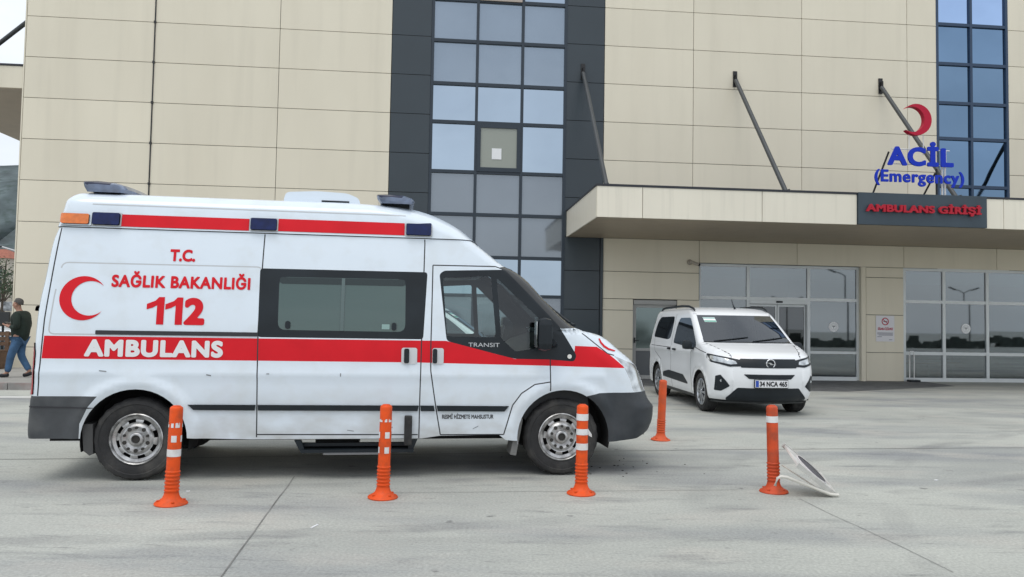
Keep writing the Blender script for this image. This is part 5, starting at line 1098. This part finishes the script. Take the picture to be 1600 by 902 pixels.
# ================================================================== STREET BEYOND THE CORNER
def tree(loc, H, Rc, label, seed, col):
    rnd = random.Random(seed); o = empty('tree', loc, 0, label, 'tree', 'street trees by the corner')
    m = MB(); m.tube([(0, 0, 0), (.06, .02, H * .3), (.0, .1, H * .55), (.1, .1, H * .85)], [.16, .12, .09, .03], 8)
    for i in range(9): a = rnd.uniform(0, 6.28); z = H * rnd.uniform(.32, .7); m.tube([(0, .05, z), (math.cos(a) * Rc * .4, math.sin(a) * Rc * .4, z + H * .12), (math.cos(a) * Rc * .8, math.sin(a) * Rc * .8, z + H * .2)], [.05, .035, .012], 6)
    m.build('trunk', mat('bark', (.07, .055, .042), .9, var=.3, vscale=8), o)
    m = MB(); cl = []
    for i in range(26):
        a, b = rnd.uniform(0, 6.28), rnd.uniform(-.9, 1); r = Rc * rnd.uniform(.35, 1.); c = math.sqrt(max(0, 1 - b * b)); cl.append(Vector((r * c * math.cos(a), r * c * math.sin(a), H * .66 + b * H * .30 * r / Rc)))
    for c in cl:
        for i in range(44):
            p = c + Vector((rnd.gauss(0, .24), rnd.gauss(0, .24), rnd.gauss(0, .2))) * Rc / 1.8; s_ = rnd.uniform(.05, .11); n = Vector((rnd.uniform(-1, 1), rnd.uniform(-1, 1), rnd.uniform(-.3, 1))).normalized(); u = n.orthogonal().normalized() * s_; w = n.cross(u)
            m.add([p - u, p + w * .5, p + u, p - w * .5], [(0, 1, 2, 3)], rnd.choice((0, 0, 1)))
    m.build('crown', [mat('leaf_' + col, (.035, .062, .032) if col == 'dark' else (.06, .085, .035), .7), mat('leaf2_' + col, (.06, .095, .045), .7)], o)
tree((-30.7, 45, 0), 5.2, 1.75, 'dark leafy tree beyond the building corner above the parked cars', 4, 'dark')
tree((-34.5, 52, 0), 6.0, 2.2, 'paler green tree further back along the street', 9, 'pale')
def house(x0, x1, y0, y1, h, hr, label, wallc):
    o = empty('house', ((x0 + x1) / 2, (y0 + y1) / 2, 0), 0, label, 'house', 'houses at the foot of the hill'); a, b = (x1 - x0) / 2, (y1 - y0) / 2
    m = MB(); m.box(-a, a, -b, b, 0, h); m.build('wall', mat('house_wall_%d' % int(h * 10), wallc, .8, var=.08), o)
    m = MB(); m.add([(-a - .5, -b - .5, h), (a + .5, -b - .5, h), (a + .5, b + .5, h), (-a - .5, b + .5, h), (-a * .3, 0, h + hr), (a * .3, 0, h + hr)], [(0, 1, 5, 4), (1, 2, 5), (2, 3, 4, 5), (3, 0, 4), (0, 3, 2, 1)]); m.build('roof', mat('roof_tile', (.30, .10, .06), .8, var=.2, vscale=2), o)
    for k in range(int(h / 3)):
        for x in np.arange(-a + 1.2, a - .8, 2.4):
            m = MB(); m.box(x, x + 1.2, -b - .06, -b + .05, 1 + 3 * k, 2.5 + 3 * k); m.build('window', mat('house_window', (.04, .055, .065), .15), o)
    for k in range(1, int(h / 3)): m = MB(); m.box(-a * .5, a * .9, -b - 1.0, -b - .0, 3 * k - .1, 3 * k + .08); m.box(-a * .5, a * .9, -b - 1.0, -b - .95, 3 * k + .08, 3 * k + .95); m.build('balcony', mat('balcony_pale', (.55, .55, .53), .7), o)
house(-116, -105.2, 160, 170, 13.2, 2.3, 'tall pale house with red tiled roof at the picture edge', (.46, .42, .36))
house(-112.6, -103.0, 172, 182, 14.2, 2.2, 'grey house with balconies and a red roof behind the taller pale one', (.34, .34, .36))
sl = empty('street_lamp', (-25.6, 40.2, 0), 0, 'grey street lamp whose arm reaches out from behind the building corner', 'street lamp')
m = MB(); m.tube([(0, 0, 0), (0, 0, 4.6)], [.09, .06], 10); m.tube([(0, 0, 4.55), (-.3, 0, 4.72), (-1.25, 0, 4.98)], .045, 8); m.build('pole', mat('lamp_grey', (.45, .46, .47), .4, metal=.3), sl)
m = MB(); m.box(-.65, .05, -.14, .14, -.06, .04, bev=.03, M=Matrix.Translation((-1.25, 0, 5.0)) @ Matrix.Rotation(R(14), 4, 'Y')); m.build('lamp_head', mat('lamp_dark', (.05, .055, .06), .5), sl)
sp_ = empty('sign_post', (-16.85, 26, 0), 0, 'thin post with black upper sleeve by the building corner', 'post')
m = MB(); m.tube([(0, 0, 0), (0, 0, 1.9)], .035, 8); m.build('pole', mat('lamp_grey', (.45, .46, .47)), sp_); m = MB(); m.tube([(0, 0, 1.88), (0, 0, 2.42)], .06, 10); m.build('sleeve', DARK, sp_); m = MB(); m.box(-.3, .1, -.08, -.04, 1.55, 1.86, bev=.02); m.build('plate', mat('plate_grey', (.30, .32, .34), .5, var=.6, vscale=9), sp_)
nb = empty('notice_stand', (-15.35, 22, 0), R(5), 'dark board on two legs behind the walking man', 'board')
m = MB(); m.box(-.95, .95, -.03, .03, 1.14, 1.50, bev=.01); m.build('board', mat('board_dark', (.03, .033, .036), .5), nb); m = MB(); m.box(-.8, -.75, -.02, .02, 0, 1.14); m.build('leg', BLACKT, nb); m = MB(); m.box(.75, .8, -.02, .02, 0, 1.14); m.build('leg', BLACKT, nb)
def car(loc, rz, paint, label):
    o = empty('parked_car', loc, R(rz), label, 'car', 'cars parked along the side street')
    hw = pchip([.2, .35, .6, .85, 1.0, 1.25, 1.38, 1.43, 1.45], [.76, .82, .86, .85, .80, .70, .62, .50, .25]); xf = pchip([.2, .3, .5, .68, .78, .86, .92, .96, 1.2, 1.36, 1.42, 1.45], [2.0, 2.1, 2.15, 2.12, 2.0, 1.6, 1.1, .85, .45, .1, -.2, -.6]); xr = pchip([.2, .3, .6, .95, 1.05, 1.35, 1.42, 1.45], [-1.9, -1.98, -2.0, -1.95, -1.75, -1.2, -.95, -.8])
    B = Body(hw, xf, xr, lambda z: .3, lambda z: .22, lambda z: .08, ra=.15, rb=.15, taper=(9, 0, 1)); zs = lin(.2, 1.45, 40); lo = [loop(z, 0, B) for z in zs]; n = len(lo[0]); mb = MB()
    mb.add([p for l in lo for p in l], [(i * n + k, i * n + (k + 1) % n, (i + 1) * n + (k + 1) % n, (i + 1) * n + k) for i in range(len(lo) - 1) for k in range(n)] + [tuple((len(lo) - 1) * n + k for k in range(n))], 0, True); mb.build('body', paint, o)
    for s_ in (-1, 1):
        for pl in ([(-1.45, .96), (-1.0, 1.32), (-.35, 1.35), (-.35, .95)], [(-.27, .95), (-.27, 1.35), (.05, 1.33), (.62, .96)]): patch('side_window', [roundpoly(pl, .05)], B.side(s_), (0, s_, 0), .004, .006, [TINTGLASS], o)
        for c in (-1.25, 1.3): wheel(c, s_ * .875, s_, .30, .19, .20, o, 'car')
    patch('windscreen', [[(-.55, .98), (.55, .98), (.45, 1.34), (-.45, 1.34)]], B.front(), (1, 0, 0), .004, .006, [TINTGLASS], o)
    for s_ in (-1, 1): patch('headlight', [rrect(min(s_ * .45, s_ * .72), max(s_ * .45, s_ * .72), .62, .74, .03)], B.front(), (1, 0, 0), .006, .01, [LENS], o)
    return o
car((-19.4, 27.5, 0), 8, VWHITE, 'white car parked nearest the notice board'); car((-18.0, 24.3, 0), 6, mat('car_blue_grey', (.16, .21, .28), .3, coat=.6), 'blue grey car parked in front of the white one'); car((-24.5, 34, 0), 10, mat('car_dark', (.05, .055, .06), .3, coat=.6), 'dark car parked behind the white one')
bn = empty('park_bench', (-12.95, 18.4, .12), R(6), 'brown wooden bench on the pavement behind the walking man', 'bench'); WOOD = mat('bench_wood', (.13, .075, .045), .7, var=.25, vscale=10)
m = MB()
for k in range(4): m.box(-.8, .8, -.2 + .11 * k, -.11 + .11 * k, .42, .45)
m.build('seat', WOOD, bn); m = MB()
for k in range(3): m.box(-.8, .8, .24, .27, .55 + .12 * k, .64 + .12 * k)
m.build('backrest', WOOD, bn)
for x in (-.78, .70): m = MB(); m.box(x, x + .08, -.2, .28, .0, .42); m.box(x, x + .08, .20, .24, .42, .9); m.build('leg', WOOD, bn)

# ---- what the glass mirrors from behind the camera: lamps, and an unseen leafy row added for low dark reflections
def yard_lamp(x, y, h, both, label):
    o = empty('yard_lamp', (x, y, 0), BR, label, 'street lamp', 'lamps mirrored in the entrance glass'); K = mat('lamp_iron', (.03, .033, .036), .5)
    m = MB(); m.tube([(0, 0, 0), (0, 0, h - .5)], [.11, .08], 10); m.build('pole', K, o)
    for s_ in ((-1, 1) if both else (-1,)):
        m = MB(); m.tube([(0, 0, h - .6), (s_ * .6, 0, h - .25), (s_ * 1.5, 0, h)], .06, 8); m.box(-.55, .55, -.2, .2, -.09, .07, bev=.04, M=Matrix.Translation((s_ * 1.8, 0, h + .08)) @ Matrix.Rotation(R(-20 * s_), 4, 'Y')); m.build('lamp_arm', K, o)
yard_lamp(82.6, -57.5, 7.2, True, 'double armed yard lamp mirrored by the emblem sticker of the glazed wall'); yard_lamp(56.9, -62.4, 5.4, True, 'double armed yard lamp mirrored in the sliding doors'); yard_lamp(57.9, -50, 8.6, False, 'single armed yard lamp mirrored in the pane beside the sliding doors')
hd_ = MB(); rnd = random.Random(5)
for i in range(260):
    x = -60 + i * .8; h = rnd.uniform(.35, .75)
    for k in range(5): p = Vector((x + rnd.uniform(-.5, .5), -17 + rnd.uniform(-.5, .5), rnd.uniform(.1, h))); s_ = rnd.uniform(.15, .4); u = Vector((1.6, 0, 0)) * s_; w = Vector((0, .3, 1)) * s_; hd_.add([p - u - w, p + u - w * .7, p + u * .7 + w, p - u * .8 + w], [(0, 1, 2, 3)])
props(hd_.build('filler_hedge', mat('filler_green', (.09, .105, .095), .9, var=.4, vscale=2)), 'unseen dark row added in place of cars and shrubs mirrored low in the glass', 'filler_hedge', kind='stuff')
